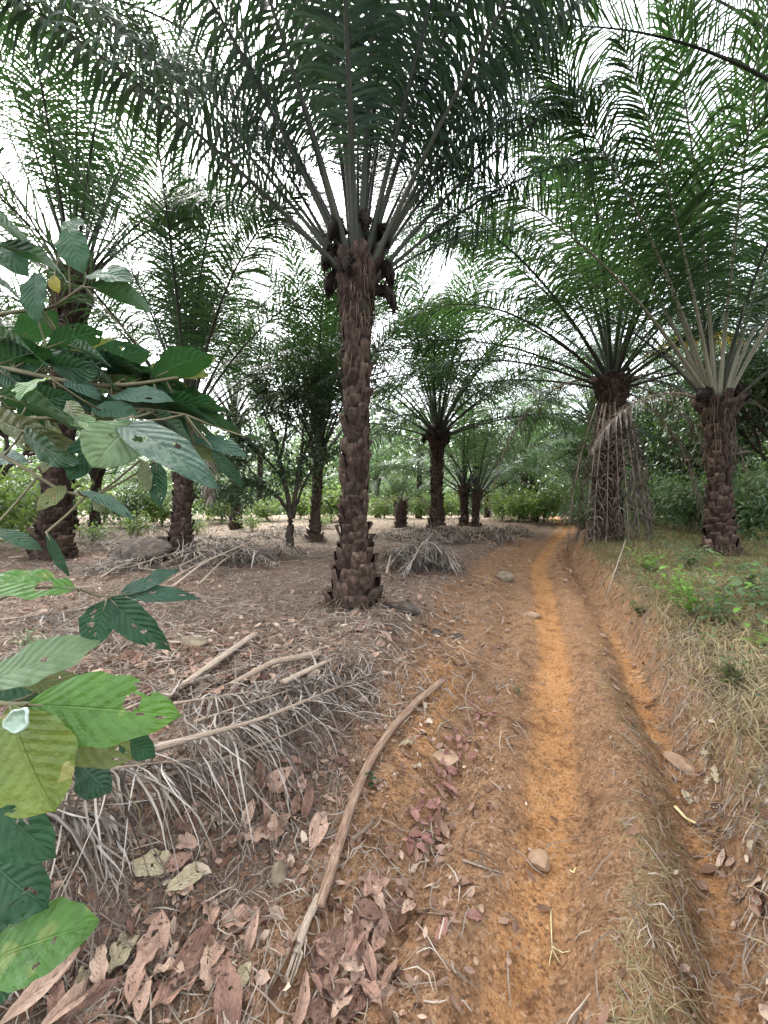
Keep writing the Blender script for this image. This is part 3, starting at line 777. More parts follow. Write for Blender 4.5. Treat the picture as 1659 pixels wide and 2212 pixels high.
# ---- palms just outside the frame whose fronds hang into it
r11 = np.random.default_rng(111)
X, Y = 6.0, 4.6
p11, tv11 = palm('palm whose dark fronds hang in at the top right corner', (X, Y, float(terrain(X, Y))), (X, Y, 6.3), PR(.36, .24, .3), r11, POOL, 24, None, emax=84, emin=50, az0=170, skip=lambda a, e: 35 < a < 140 or (e < 60 and not (100 < a < 260)))
X, Y = -5.6, 3.4
p12, tv12 = palm('palm whose dark fronds hang in at the top left corner', (X, Y, float(terrain(X, Y))), (X, Y, 6.8), PR(.36, .24, .3), r11, POOL, 26, None, emax=84, emin=44, az0=330, skip=lambda a, e: e < 60 and 90 < a < 250)

# ---- palms standing between, most of them covered by nearer trunks
rm = np.random.default_rng(125)
for (px, Y, hc, lab) in [(770, 13.5, 5.4, 'palm hidden behind the tall trunk with its crown showing around it'), (150, 15, 6.0, 'palm behind the thick dark trunk with its crown over the big green leaves'), (510, 15.5, 4.6, 'mid palm behind the left side of the small dark tree'),
                         (1290, 19, 5.2, 'palm standing right behind the skirted palm'), (1500, 17.5, 5.6, 'palm standing well behind the ringed palm'), (1130, 22, 4.2, 'palm rising behind the shrubs at the end of the track'), (1780, 11, 5.5, 'palm beyond the right edge with fronds over the bare limbs')]:
    X = (px - CX) / F * Y; z = float(terrain(X, Y))
    palm(lab, (X, Y, z), (X + rm.normal(0, .15), Y, z + hc), PR(.3, .22, .28), rm, POOL, 32, None, emax=86, emin=34 if px > 1600 else 16, az0=rm.uniform(0, 360), pitch=.14, fibre=False)
# ---- far palms
rf = np.random.default_rng(120)
far_specs = [  # px of foot, foot distance, crown height, label
    (205, 15.5, 2.4, 'short far palm with reddish trunk beyond the thick dark trunk'),
    (330, 19.0, 2.0, 'grey haired far palm in the green gap left of the hanging dead frond'),
    (560, 23.0, 4.2, 'far palm showing through the crown of the small dark tree'),
    (760, 19.0, 4.0, 'far palm mostly hidden behind the tall trunk'),
    (815, 24.0, 2.3, 'pale far palm over the short grey palm'),
    (905, 23.0, 3.4, 'far palm just left of the fan palm trunk'),
    (1052, 24.0, 2.2, 'far palm with thin trunk right of the twin palms'),
    (1155, 21.0, 2.0, 'far palm with arching bluish fronds above the shrubs at the track end'),
    (1240, 27.0, 3.6, 'far palm where the track goes out of sight'),
    (1395, 19.0, 3.4, 'far palm behind the hanging dead fronds'),
    (70, 20.0, 4.0, 'far palm at the left edge beyond the thick dark trunk'),
    (470, 27.0, 3.0, 'far palm low in the gap left of the small dark tree'),
    (650, 30.0, 4.5, 'farthest palm behind the slim ringed trunk'),
    (1450, 26.0, 4.4, 'far palm among the dark trees at the right'),
]
fp_proto = None
for i, (px, Y, hc, lab) in enumerate(far_specs):
    X = (px - CX) / F * Y
    z = float(terrain(X, Y))
    if i < 3:
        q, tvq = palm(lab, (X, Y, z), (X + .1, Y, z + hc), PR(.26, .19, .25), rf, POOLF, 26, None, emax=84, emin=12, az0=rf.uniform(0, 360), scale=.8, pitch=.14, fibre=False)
        fp_proto = (fp_proto or []) + [(q, hc)]
    else:
        src, h0 = min(fp_proto, key=lambda s: abs(s[1] - hc))
        q = copy_tree(src)
        q.location = (X, Y, z)
        q.rotation_euler = (0, 0, rf.uniform(0, 6.28))
        q.scale = [hc / h0 * .5 + .5] * 3
        q['label'] = lab
    q['group'] = 'far palms'
# ------------------------------------------------------------------ broadleaf trees, shrubs, leaves
def leaf_cloud(b, rng, C, size, mi=0, tint=(.5, .2), flat=.5, asp=.45, fold=.12):
    """two-facet leaves at the points C"""
    n = len(C)
    d = nrm(rng.normal(0, 1, (n, 3)) * [1, 1, .7] + [0, 0, -.35])
    up = nrm(rng.normal(0, 1 - flat, (n, 3)) + [0, 0, flat * 1.4])
    w = nrm(np.cross(d, up)); nn = np.cross(w, d)
    s = size * rng.uniform(.6, 1.25, (n, 1))
    a = C; c = C + d * s - np.array([0, 0, .18]) * s
    m = C + d * s * .5 + nn * s * fold
    l = m + w * s * asp * .5 - nn * s * fold; r = m - w * s * asp * .5 - nn * s * fold
    V = np.stack([a, r, c, l, m + nn * 0], 1).reshape(-1, 3)
    i = np.arange(n)[:, None] * 5
    T = np.concatenate([i + np.array([[0, 1, 4]]), i + np.array([[1, 2, 4]]), i + np.array([[2, 3, 4]]), i + np.array([[3, 0, 4]])])
    b.add(V, T, mi, np.repeat(np.clip(rng.normal(tint[0], tint[1], n), 0, 1), 5))

def grow(rng, base, hgt, spread, levels=3, r0=.08, kids=(3, 5), fork=.3, lean=(0, 0)):
    """skeleton: list of (points, radii); and twig tips"""
    segs = []; tips = []
    def br(p, d, L, r, lv):
        n = 6
        P = [p]; q = p.copy(); dd = d.copy()
        for _ in range(n):
            dd = nrm(dd + rng.normal(0, .13, 3) + np.array([0, 0, .04]))
            q = q + dd * L / n
            P.append(q)
        P = np.array(P)
        segs.append((P, np.linspace(r, r * .55, n + 1)))
        if lv == 0:
            tips.append(P[-1]); tips.append(P[3]); tips.append(P[-2]); return
        k = int(rng.integers(*kids)) + 1
        a0 = rng.random() * 6.28
        for c in range(k):
            a = a0 + c * 6.283 / k + rng.normal(0, .3)
            el = rng.uniform(.25, 1.0)
            nd = nrm(np.array([math.cos(a) * spread, math.sin(a) * spread, el]) + .55 * dd)
            br(P[int(rng.integers(4, 7)) if c else 6], nd, L * rng.uniform(.6, .85), r * .58, lv - 1)
    br(np.asarray(base, float), nrm(np.array([lean[0], lean[1], 1.0])), hgt * fork, r0, levels)
    return segs, np.array(tips)

def tree(label, loc, rng, hgt, spread, leaf, mat, nleaf=5200, levels=3, r0=.09, puff=.55, fork=.3, name='broadleaf_tree', cat='tree', group=None, squash=.8, lean=(0, 0), tint=.45, kids=(3, 5)):
    root = empty(name, loc, label, cat, group)
    segs, tips = grow(rng, (0, 0, -.1), hgt, spread, levels, r0, kids, fork, lean)
    b = MB()
    for P, r in segs: add_tube(b, P, r, 7, 1, 0, .5)
    obj('trunk', b.mesh('trunk', [M['bark']]), root)
    cl = tips[rng.integers(0, len(tips), nleaf)]
    # clumped: each tip keeps its own puff radius and tint
    C = cl + rng.normal(0, 1, (nleaf, 3)) * puff * np.array([1, 1, squash]) * rng.uniform(.3, 1, (nleaf, 1))
    C[:, 2] = np.maximum(C[:, 2], .25)
    b = MB()
    leaf_cloud(b, rng, C, leaf, 0, (tint, .2))
    obj('crown', b.mesh('crown', [mat]), root)
    return root

rt = np.random.default_rng(130)
g4 = ground(626, 1181)
# the small dark tree left of centre: low fork with curving limbs
def small_tree():
    root = empty('broadleaf_tree', g4, 'small dark leafed tree with low forked trunk left of the tall palm', 'tree')
    b = MB()
    px = .0122
    def limb(pts, r0, r1, ny):
        P = np.array([((x - 626) * px, ny[i] if hasattr(ny, '__len__') else ny * i / (len(pts) - 1), (1181 - y) * px) for i, (x, y) in enumerate(pts)])
        tt = np.linspace(0, 1, len(P)); t2 = np.linspace(0, 1, 16)
        P = np.stack([np.interp(t2, tt, P[:, k]) for k in range(3)], 1)
        P[1:-1] = (P[:-2] + 2 * P[1:-1] + P[2:]) / 4
        P[2:-2] += rt.normal(0, .012, (len(P) - 4, 3))
        add_tube(b, P, np.linspace(r0, r1, 16), 9, 1, 0, .5)
        return P
    L = [limb([(626, 1190), (626, 1150), (630, 1115)], .115, .085, 0),
         limb([(629, 1122), (617, 1090), (590, 1065), (560, 1045), (520, 1030)], .06, .025, -.3),
         limb([(629, 1122), (622, 1070), (614, 1030), (606, 990), (590, 930)], .075, .03, -.1),
         limb([(632, 1120), (638, 1060), (644, 1010), (660, 965), (690, 900)], .07, .028, .2),
         limb([(632, 1118), (640, 1080), (668, 1010), (690, 985), (730, 960)], .045, .015, .6),
         limb([(614, 1035), (570, 985), (530, 950), (490, 915)], .04, .012, -.5),
         limb([(606, 990), (615, 930), (625, 860), (615, 790)], .04, .01, .3),
         limb([(600, 960), (570, 900), (550, 840), (540, 780)], .035, .01, .5),
         limb([(650, 990), (660, 920), (680, 860), (690, 800)], .035, .01, -.4),
         limb([(560, 1047), (530, 1000), (500, 980), (460, 970)], .03, .01, .5),
         limb([(575, 1052), (540, 1050), (490, 1060), (450, 1070)], .02, .008, -.3)]
    obj('trunk', b.mesh('trunk', [M['bark']]), root)
    tips = np.concatenate([q[6:] for q in L[1:]])
    extra = np.array([((x - 626) * px, yy, (1181 - y) * px) for (x, y) in ((470, 1000), (510, 900), (560, 830), (620, 780), (680, 830), (440, 1060), (590, 880), (540, 960), (480, 1070), (640, 850), (700, 880), (520, 1080), (440, 980)) for yy in (-.5, .3, .8)])
    tips = np.concatenate([tips, extra, extra])
    n = 10500
    C = tips[rt.integers(0, len(tips), n)] + rt.normal(0, 1, (n, 3)) * .28 * rt.uniform(.2, 1, (n, 1))
    C = C[~((C[:, 2] < 1.35) & (C[:, 0] > -.5))]
    b = MB(); leaf_cloud(b, rt, C, .125, 0, (.36, .2))
    obj('crown', b.mesh('crown', [M['tree_leaf']]), root)
small_tree()

def spot(px, Y): 
    X = (px - CX) / F * Y
    return (X, Y, float(terrain(X, Y)))
tree('dark dense tree at the left edge behind the thick palm trunk', spot(-30, 9.6), rt, 8.5, .75, .13, M['tree_leaf'], 11000, 3, .12, .55)
dark = [
    (1395, 15.5, 5.0, 'dark tree filling the gap between the skirted palm and the ringed palm'),
    (1480, 13.5, 4.6, 'dark low tree directly left of the ringed palm trunk'),
    (1640, 12.5, 6.0, 'dark spreading tree with pale bare limbs at the right edge'),
    (1720, 9.5, 5.5, 'dark tree cut by the right edge beside the weeds'),
    (1580, 18.0, 7.0, 'tall dark tree behind the ringed palm crown'),
    (1300, 21.0, 6.0, 'dark tree far behind the skirted palm'),
    (1450, 21.0, 7.5, 'taller dark tree standing back between skirted and ringed palms'),
    (1240, 25.0, 5.5, 'rounded dark tree above the end of the track'),
    (1110, 27.0, 6.0, 'mid green tree behind the shrubs at the end of the track'),
]
for (px, Y, h, lab) in dark:
    tree(lab, spot(px, Y), rt, h * 1.25, .9, .17, M['tree_leaf'] if px > 1250 else M['under_leaf'], 9000, 3, .11, .6 + .03 * Y, group='dark trees along the right side')
# pale bare limbs reaching in from the right
def bare_limb():
    b = MB()
    for pts, Y, r in (([(1700, 940), (1640, 940), (1600, 925), (1560, 915)], 11.5, .09), ([(1690, 905), (1620, 900), (1575, 880)], 11.8, .06), ([(1625, 938), (1570, 950), (1530, 940)], 11.3, .05), ([(1690, 960), (1620, 975), (1560, 985)], 11.2, .04)):
        P = np.array([at(x, y, Y + .1 * i) for i, (x, y) in enumerate(pts)])
        t2 = np.linspace(0, 1, 14); tt = np.linspace(0, 1, len(P))
        P = np.stack([np.interp(t2, tt, P[:, k]) for k in range(3)], 1); P[1:-1] = (P[:-2] + P[2:] + 2 * P[1:-1]) / 4
        P += rt.normal(0, .015, P.shape)
        add_tube(b, P, np.linspace(r, r * .4, 14), 8, 1, 0, .6)
    P = np.array([at(1700, 940, 11.5), at(1720, 1020, 11.5), (spot(1715, 11.5)[0], 11.5, spot(1715, 11.5)[2] - .1)])
    add_tube(b, P, [.1, .14, .17], 10, 1, 0, .5)
    o = obj('bare_tree', b.mesh('bare_tree', [M['bark2']]))
    tag(o, 'grey bare limbs reaching in at the right edge behind the ringed palm', 'tree')
M['bark2'] = solid_mat('tree_bark_pale', [(0, (.09, .075, .06)), (.5, (.2, .175, .145)), (1, (.34, .3, .25))], .9, .1, 12, .6, .02, (1, 1, 1), .3)
bare_limb()

# left background trees and shrubs
back = [
    (40, 17.0, 3.4, 'under_leaf', 'leafy tree at the left edge beyond the thick trunk'),
    (150, 23.0, 4.2, 'under_leaf', 'rounded tree seen left of the short reddish palm'),
    (300, 26.0, 4.5, 'under_leaf', 'rounded tree behind the grey haired far palm'),
    (450, 21.0, 2.8, 'under_leaf', 'low green tree behind the palm with the hanging dead frond'),
    (700, 27.0, 3.6, 'under_leaf', 'low green tree between the slim palm and the tall trunk'),
    (850, 30.0, 4.2, 'under_leaf', 'pale green tree behind the short grey palm'),
    (990, 29.0, 4.2, 'under_leaf', 'pale green tree behind the twin palms'),
]
for (px, Y, h, mt, lab) in back:
    tree(lab, spot(px, Y), rt, h, 1.0, .2, M[mt], 4200, 3, .09, .75, group='trees beyond the clearing', tint=.6)

def shrub_proto(seed, hgt, wid, leaf, mat, n, nst=9):
    r = np.random.default_rng(seed)
    b = MB(); bs = MB(); C = []
    for i in range(nst):
        a = r.random() * 6.28; q = r.uniform(.3, 1)
        tip = np.array([math.cos(a) * wid * q, math.sin(a) * wid * q, hgt * r.uniform(.6, 1.05)])
        t = np.linspace(0, 1, 8)[:, None]
        P = tip * t * np.array([1, 1, 0]) * t + np.array([0, 0, 1]) * tip * t ** .8 + np.array([0, 0, -.05])
        add_tube(bs, P, np.linspace(.02, .006, 8) * hgt, 5, 1, 0, .4)
        C.append(P[3:])
    C = np.concatenate(C)
    k = r.integers(0, len(C), n)
    pts = C[k] + r.normal(0, 1, (n, 3)) * np.array([wid * .28, wid * .28, hgt * .14])
    pts[:, 2] = np.maximum(pts[:, 2], .06)
    leaf_cloud(b, r, pts, leaf, 0, (.5, .22), .55, .4)
    return bs.mesh('stem', [M['stem']]), b.mesh('foliage', [mat])
SH = [shrub_proto(1, 1.7, 1.3, .2, M['shrub_leaf'], 1500), shrub_proto(2, 1.3, 1.1, .17, M['shrub_leaf'], 1300), shrub_proto(3, 1.5, 1.3, .15, M['under_leaf'], 2000), shrub_proto(4, .7, .5, .12, M['shrub_leaf'], 350, 6)]
shrubs = [
    (1120, 19.5, 0, 1.0, 'light green shrub left of the track end'), (1175, 20.5, 0, 1.15, 'tallest light green shrub at the track end'), (1085, 21, 1, 1.1, 'light green shrub right of the twin palms'),
    (1235, 23, 2, 1.3, 'dark green shrub right of the track end'), (1262, 17.5, 2, .9, 'dark shrub behind the skirted palm on its left side'), (1375, 14.5, 2, .9, 'dark shrub under the hanging dead fronds'),
    (1440, 12.5, 2, 1.0, 'dark shrub under the drooping brown frond tip'), (1490, 11, 2, .9, 'dark shrub at the left foot of the ringed palm'), (1620, 10.0, 2, 1.2, 'dark shrub right of the ringed palm trunk'), (1690, 8.5, 2, 1.1, 'dark shrub at the right edge behind the weeds'),
    (1350, 18, 2, 1.2, 'dark shrub far behind the skirted palm on its right side'), (1540, 14, 2, 1.3, 'dark shrub behind the ringed palm trunk'), (1600, 13.2, 2, 1.5, 'large dark shrub far right behind the ringed palm'),
    (960, 23, 1, 1.0, 'light shrub behind the fan palm trunk'), (910, 22, 1, 1.1, 'light shrub between short palm and fan palm'), (830, 22.5, 1, 1.1, 'light shrub just right of the tall trunk'), (715, 19.5, 0, 1.15, 'light shrub between slim palm and tall trunk'),
    (650, 22, 0, 1.0, 'light shrub behind the small dark tree'), (575, 20, 1, .9, 'light shrub left of the small dark tree trunk'), (480, 18, 0, .95, 'light shrub right of the palm with hanging dead frond'), (350, 16.5, 0, .9, 'light shrub left of the palm with hanging dead frond'),
    (280, 16.0, 2, 1.2, 'mid green shrub between thick palm and boulder'), (225, 18.5, 0, 1.2, 'light shrub beyond the short reddish palm'), (60, 14.5, 0, 1.3, 'light shrub left of the thick trunk'), (20, 11.5, 2, 1.2, 'mid green shrub at the left edge'), (-30, 9.5, 0, 1.2, 'light shrub cut by the left edge'),
    (205, 11.0, 3, .9, 'small bright weed right of the thick trunk foot'), (295, 11.5, 3, 1.1, 'small fine leafed weed behind the boulder'), (545, 14.5, 3, 1.0, 'small weed in the sunlit clearing'), (700, 15.5, 3, .8, 'small weed behind the slim palm foot'), (425, 13, 3, .9, 'small weed right of the leaning palm foot'),
]
for (px, Y, k, s, lab) in shrubs:
    root = empty('shrub' if k < 3 else 'weed_plant', spot(px, Y), lab, 'shrub' if k < 3 else 'weed', 'shrubs around the clearing' if k < 3 else 'weeds in the clearing')
    root.rotation_euler = (0, 0, rt.uniform(0, 6.28)); root.scale = (s, s, s * rt.uniform(.85, 1.1))
    obj('stem', SH[k][0], root); obj('foliage', SH[k][1], root)

# far wood that closes the view
def far_wood():
    r = np.random.default_rng(77)
    n = 52000
    th = r.uniform(-1.0, 1.0, n)
    D = r.uniform(34, 62, n)
    X = np.tan(th) * D * .95 + 6; Y = D
    cell = vnoise(X / 3.2, Y / 3.2, 8)
    top = 3.4 + 8.0 * cell + 2.0 * vnoise(X / 9, Y / 9, 9)
    z = terrain(X, Y) + r.random(n) ** .8 * top
    b = MB(); leaf_cloud(b, r, np.stack([X, Y, z], 1), .75, 0, (.55, .25), .4, .5)
    o = obj('far_wood', b.mesh('far_wood', [M['under_leaf']]))
    tag(o, 'pale green mass of woods far beyond the plantation', None, None, 'stuff')
far_wood()

# ------------------------------------------------------------------ big leaves (near)
def blade(name, B, T, width, n0, mat, rng, sag=.08, cup=.18, holes=(), tint=.5, wavy=.03, shape=.46, nu=19, nv=38, ragged=0.0, petiole=None):
    """one leaf from B to T; n0: direction its upper face looks"""
    B = np.asarray(B, float); T = np.asarray(T, float)
    L = np.linalg.norm(T - B); ax = (T - B) / L
    W = nrm(np.cross(ax, np.asarray(n0, float))); Nv = np.cross(W, ax)
    v = np.linspace(0, 1, nv); u = np.linspace(-1, 1, nu)
    hw = width / 2 * (np.sin(np.pi * v ** (math.log(.5) / math.log(shape))) ** .8) * np.where(v > .82, 1 - ((v - .82) / .18) ** 2 * .35, 1)
    hw = np.maximum(hw, width * .012)
    ph = rng.random() * 6.28
    rag = ragged * width * (fbm(v * 9 + 50 * rng.random(), v * 0, int(rng.integers(1e4)), 3))
    hwl = np.maximum(hw + rag, width * .01); hwr = np.maximum(hw + ragged * width * fbm(v * 9 + 70 * rng.random(), v * 0, int(rng.integers(1e4)), 3), width * .01)
    mid = B[None] + ax[None] * (v * L)[:, None] + Nv[None] * (sag * L * np.sin(np.pi * v * .95))[:, None]
    U, Vv = np.meshgrid(u, v)
    HW = np.where(U < 0, hwl[:, None], hwr[:, None])
    off = U * HW
    lift = cup * np.abs(off) * (1 - .35 * np.abs(U)) + wavy * width * np.sin(Vv * 21 + ph + U * 1.5) * np.abs(U) ** 1.5
    lift += .004 * width * np.sin(Vv * 75 - np.abs(U) * 22)
    twist = rng.normal(0, .15)
    lift += twist * off * Vv
    P = mid[:, None] + W * off[..., None] + Nv * lift[..., None]
    V = P.reshape(-1, 3)
    uv = np.stack([U * .5 + .5, Vv], -1).reshape(-1, 2)
    i = np.arange(nv - 1)[:, None] * nu; j = np.arange(nu - 1)[None]
    Q = np.stack([i + j, i + j + 1, i + nu + j + 1, i + nu + j], -1).reshape(-1, 4)
    if len(holes):
        cu = uv[Q].mean(1)
        keep = np.ones(len(Q), bool)
        for (hu, hv, ha, hb) in holes:
            keep &= ((cu[:, 0] - hu) / ha) ** 2 + ((cu[:, 1] - hv) / hb) ** 2 > 1 + 1.6 * fbm(cu[:, 0] * 22, cu[:, 1] * 30, int(hu * 999), 2)
        Q = Q[keep]
    b = MB(); b.add(V, Q, 0, np.clip(tint + .1 * fbm(uv[:, 0] * 4, uv[:, 1] * 7, 5, 3) * 2, 0, 1), uv)
    if petiole is not None:
        pp = np.array([petiole, (np.asarray(petiole) + B) / 2 + [0, 0, -.004], B, B + ax * L * .3 + Nv * sag * L * .72 * .8])
        add_tube(b, pp, [.0035, .003, .003, .0012], 6, 1, 1, .5)
    return b.mesh(name, [mat, M['stem']])

def rholes(rng, k, big=.06):
    return [(rng.uniform(.12, .88), rng.uniform(.2, .9), rng.uniform(.015, big) * 1.4, rng.uniform(.01, big)) for _ in range(k)]

rl = np.random.default_rng(140)
UPN = (-.15, -.75, .65)
UNDER = (.1, .5, .85)
def sapling(label, base, leaves, branches):
    root = empty('broadleaf_sapling', base, label, 'sapling')
    b0 = np.asarray(base, float)
    b = MB(); allP = []
    for pts, Y, r in branches:
        P = np.array([at(x, y, Y if np.isscalar(Y) else Y[i]) if y is not None else np.array(x) for i, (x, y) in enumerate(pts)])
        tt = np.linspace(0, 1, len(P)); t2 = np.linspace(0, 1, 20)
        P = np.stack([np.interp(t2, tt, P[:, k]) for k in range(3)], 1)
        P[1:-1] = (P[:-2] + P[2:] + 2 * P[1:-1]) / 4
        add_tube(b, P - b0, np.linspace(r, r * .45, 20), 7, 1, 0, .4)
        allP.append(P)
    obj('stem', b.mesh('stem', [M['stem']]), root)
    BP = np.concatenate(allP)
    for (bx, by, tx, ty, w, d0, d1, mt, nv, hol, sag) in leaves:
        Bp, Tp = at(bx, by, d0), at(tx, ty, d1)
        near = BP[np.argmin(((BP - Bp) ** 2).sum(1) + 9 * (BP[:, 0] > Bp[0] + .03))]
        pet = near - b0 if np.linalg.norm(near - Bp) < .45 else None
        wm = w / F * (d0 + d1) / 2
        hs_ = hol if isinstance(hol, (list, tuple)) else rholes(rl, hol)
        me = blade('leaf', Bp - b0, Tp - b0, wm, nv or (UNDER if by < 960 and rl.random() < .8 else UPN), M['broad_' + mt], rl, sag, rl.uniform(.05, .3), hs_, rl.uniform(.3, .7), .03, rl.uniform(.42, .55), ragged=.10, petiole=pet)
        o = obj('leaf', me, root)
    return root
FR = (0, -1, .1); DN = (.1, -.8, -.55)
upper = [
 (0, 530, 140, 612, 52, 1.5, 1.35, 'dark', None, 1, .1), (78, 590, 82, 702, 62, 1.4, 1.36, 'dark', FR, 0, .05), (148, 492, 180, 592, 66, 1.45, 1.4, 'dark', FR, 0, .04),
 (188, 597, 292, 612, 62, 1.42, 1.3, 'dark', None, 1, .06), (190, 620, 325, 672, 62, 1.4, 1.3, 'dark', None, 0, .1), (112, 596, 128, 634, 26, 1.42, 1.4, 'yellow', FR, 0, .02),
 (-25, 470, 65, 525, 60, 1.5, 1.4, 'dark', None, 1, .05), (-20, 600, 60, 670, 55, 1.5, 1.4, 'dark', None, 0, .05), (-20, 520, 62, 600, 60, 1.55, 1.5, 'dark', None, 0, .05), (135, 505, 175, 470, 40, 1.5, 1.6, 'dark', FR, 0, .0),
 (100, 752, 222, 718, 58, 1.4, 1.35, 'dark', None, 2, .08), (125, 775, 250, 842, 78, 1.35, 1.25, 'dark', None, 1, .08), (150, 792, 305, 803, 66, 1.4, 1.3, 'dark', None, 2, .08), (-20, 720, 95, 790, 85, 1.3, 1.2, 'dark', None, 1, .06),
 (-10, 790, 110, 760, 80, 1.35, 1.25, 'dark', None, 1, .06), (108, 818, 42, 868, 80, 1.05, .98, 'bright', (-.2, -.8, .5), [(.9, .8, .08, .06)], .12),
 (150, 745, 235, 790, 60, 1.3, 1.22, 'blue', None, 0, .06), (230, 812, 360, 822, 60, 1.42, 1.32, 'dark', None, 1, .08), (295, 800, 385, 850, 58, 1.45, 1.4, 'blue', None, 0, .05), (385, 862, 482, 882, 76, 1.5, 1.42, 'dark', None, [(.5, .9, .2, .08)], .05),
 (250, 862, 445, 905, 64, 1.35, 1.25, 'dark', None, 2, .06), (240, 855, 380, 870, 50, 1.3, 1.2, 'blue', None, 1, .06), (325, 890, 412, 955, 56, 1.25, 1.2, 'blue', None, 0, .05), (395, 893, 515, 935, 64, 1.42, 1.34, 'dark', None, 2, .07), (350, 880, 470, 920, 54, 1.35, 1.25, 'blue', None, 1, .06),
 (292, 912, 200, 1012, 118, 1.02, .95, 'pale', (.1, -.95, -.1), [(.62, .42, .05, .02)], .06), (248, 908, 476, 1062, 84, 1.05, .86, 'blue', (-.3, -.55, .75), [(.70, .42, .12, .05), (.28, .62, .06, .02)], .07),
 (225, 925, 150, 1040, 62, 1.1, 1.05, 'dark', (.4, -.8, .3), 3, .05), (-15, 850, 190, 945, 100, 1.15, 1.05, 'dark', None, 2, .06), (-15, 900, 170, 960, 90, 1.2, 1.1, 'olive', DN, 1, .05), (145, 868, 185, 928, 42, 1.15, 1.1, 'olive', FR, 1, .04), (150, 905, 215, 925, 40, 1.1, 1.05, 'bright', None, 0, .05),
 (305, 992, 325, 1062, 36, 1.1, 1.05, 'olive', FR, 1, .03), (338, 995, 348, 1098, 42, 1.1, 1.05, 'dark', (.2, -.9, .1), 6, .04), (455, 962, 532, 1052, 30, 1.25, 1.2, 'dark', (-.5, -.6, .3), 1, .06), (430, 945, 535, 990, 42, 1.3, 1.22, 'blue', None, 1, .06), (420, 960, 470, 1000, 40, 1.35, 1.3, 'olive', None, 0, .05),
 (130, 972, 92, 1022, 36, 1.15, 1.1, 'olive', FR, 1, .03), (142, 1050, 80, 1105, 38, 1.1, 1.05, 'olive', (.2, -.9, .2), 1, .04), (50, 930, 180, 1000, 78, 1.1, 1.0, 'dark', DN, 2, .05), (525, 942, 562, 946, 14, 1.3, 1.25, 'blue', None, 0, .02), (-20, 985, 62, 1000, 40, 1.2, 1.1, 'blue', None, 0, .03),
 (165, 1058, 292, 1128, 30, 1.05, .95, 'blue', (-.1, -.3, 1), 3, .06), (200, 1075, 225, 1105, 26, 1.02, 1.0, 'olive', FR, 0, .02), (60, 870, 160, 850, 60, 1.25, 1.2, 'dark', DN, 1, .04), (200, 880, 300, 900, 60, 1.25, 1.2, 'dark', None, 0, .04), (0, 800, 60, 860, 70, 1.3, 1.25, 'blue', None, 0, .04), (300, 840, 420, 850, 56, 1.45, 1.4, 'dark', None, 1, .04), (-15, 1140, 95, 1190, 30, 1.0, .95, 'dark', None, 0, .03), (100, 1150, 150, 1245, 26, 1.0, .98, 'dark', FR, 1, .03),
]
re_ = np.random.default_rng(145)
for _ in range(44):
    bx = re_.uniform(-10, 370); c = 815 + re_.normal(0, 45) + .12 * bx
    a = R(re_.normal(25, 32)); L = re_.uniform(80, 150); d = re_.uniform(1.3, 1.7)
    upper.append((bx, c, bx + L * math.cos(a), c + L * math.sin(a), L * re_.uniform(.38, .52), d, d - re_.uniform(0, .12), ['dark', 'dark', 'dark', 'olive', 'blue'][int(re_.integers(5))], None if re_.random() < .6 else DN, int(re_.integers(0, 3)), re_.uniform(.03, .1)))
sb = (-1.75, 1.35, float(terrain(-1.75, 1.35)))
upper_br = [([(sb, None), (at(-260, 900, 1.35), None), (at(-60, 780, 1.32), None), (100, 815), (200, 835), (300, 830), (385, 815)], 1.3, .012),
            ([(at(-260, 900, 1.35), None), (-60, 690), (40, 672), (110, 668), (180, 618)], 1.42, .009),
            ([(at(-260, 900, 1.35), None), (-40, 890), (60, 905), (180, 900), (290, 880), (400, 895)], 1.25, .008),
            ([(at(-260, 900, 1.35), None), (-40, 960), (60, 1015), (130, 1060), (200, 1075)], 1.1, .007)]
sapling('leafy sapling with big green leaves spreading across the left at head height', sb, upper, upper_br)

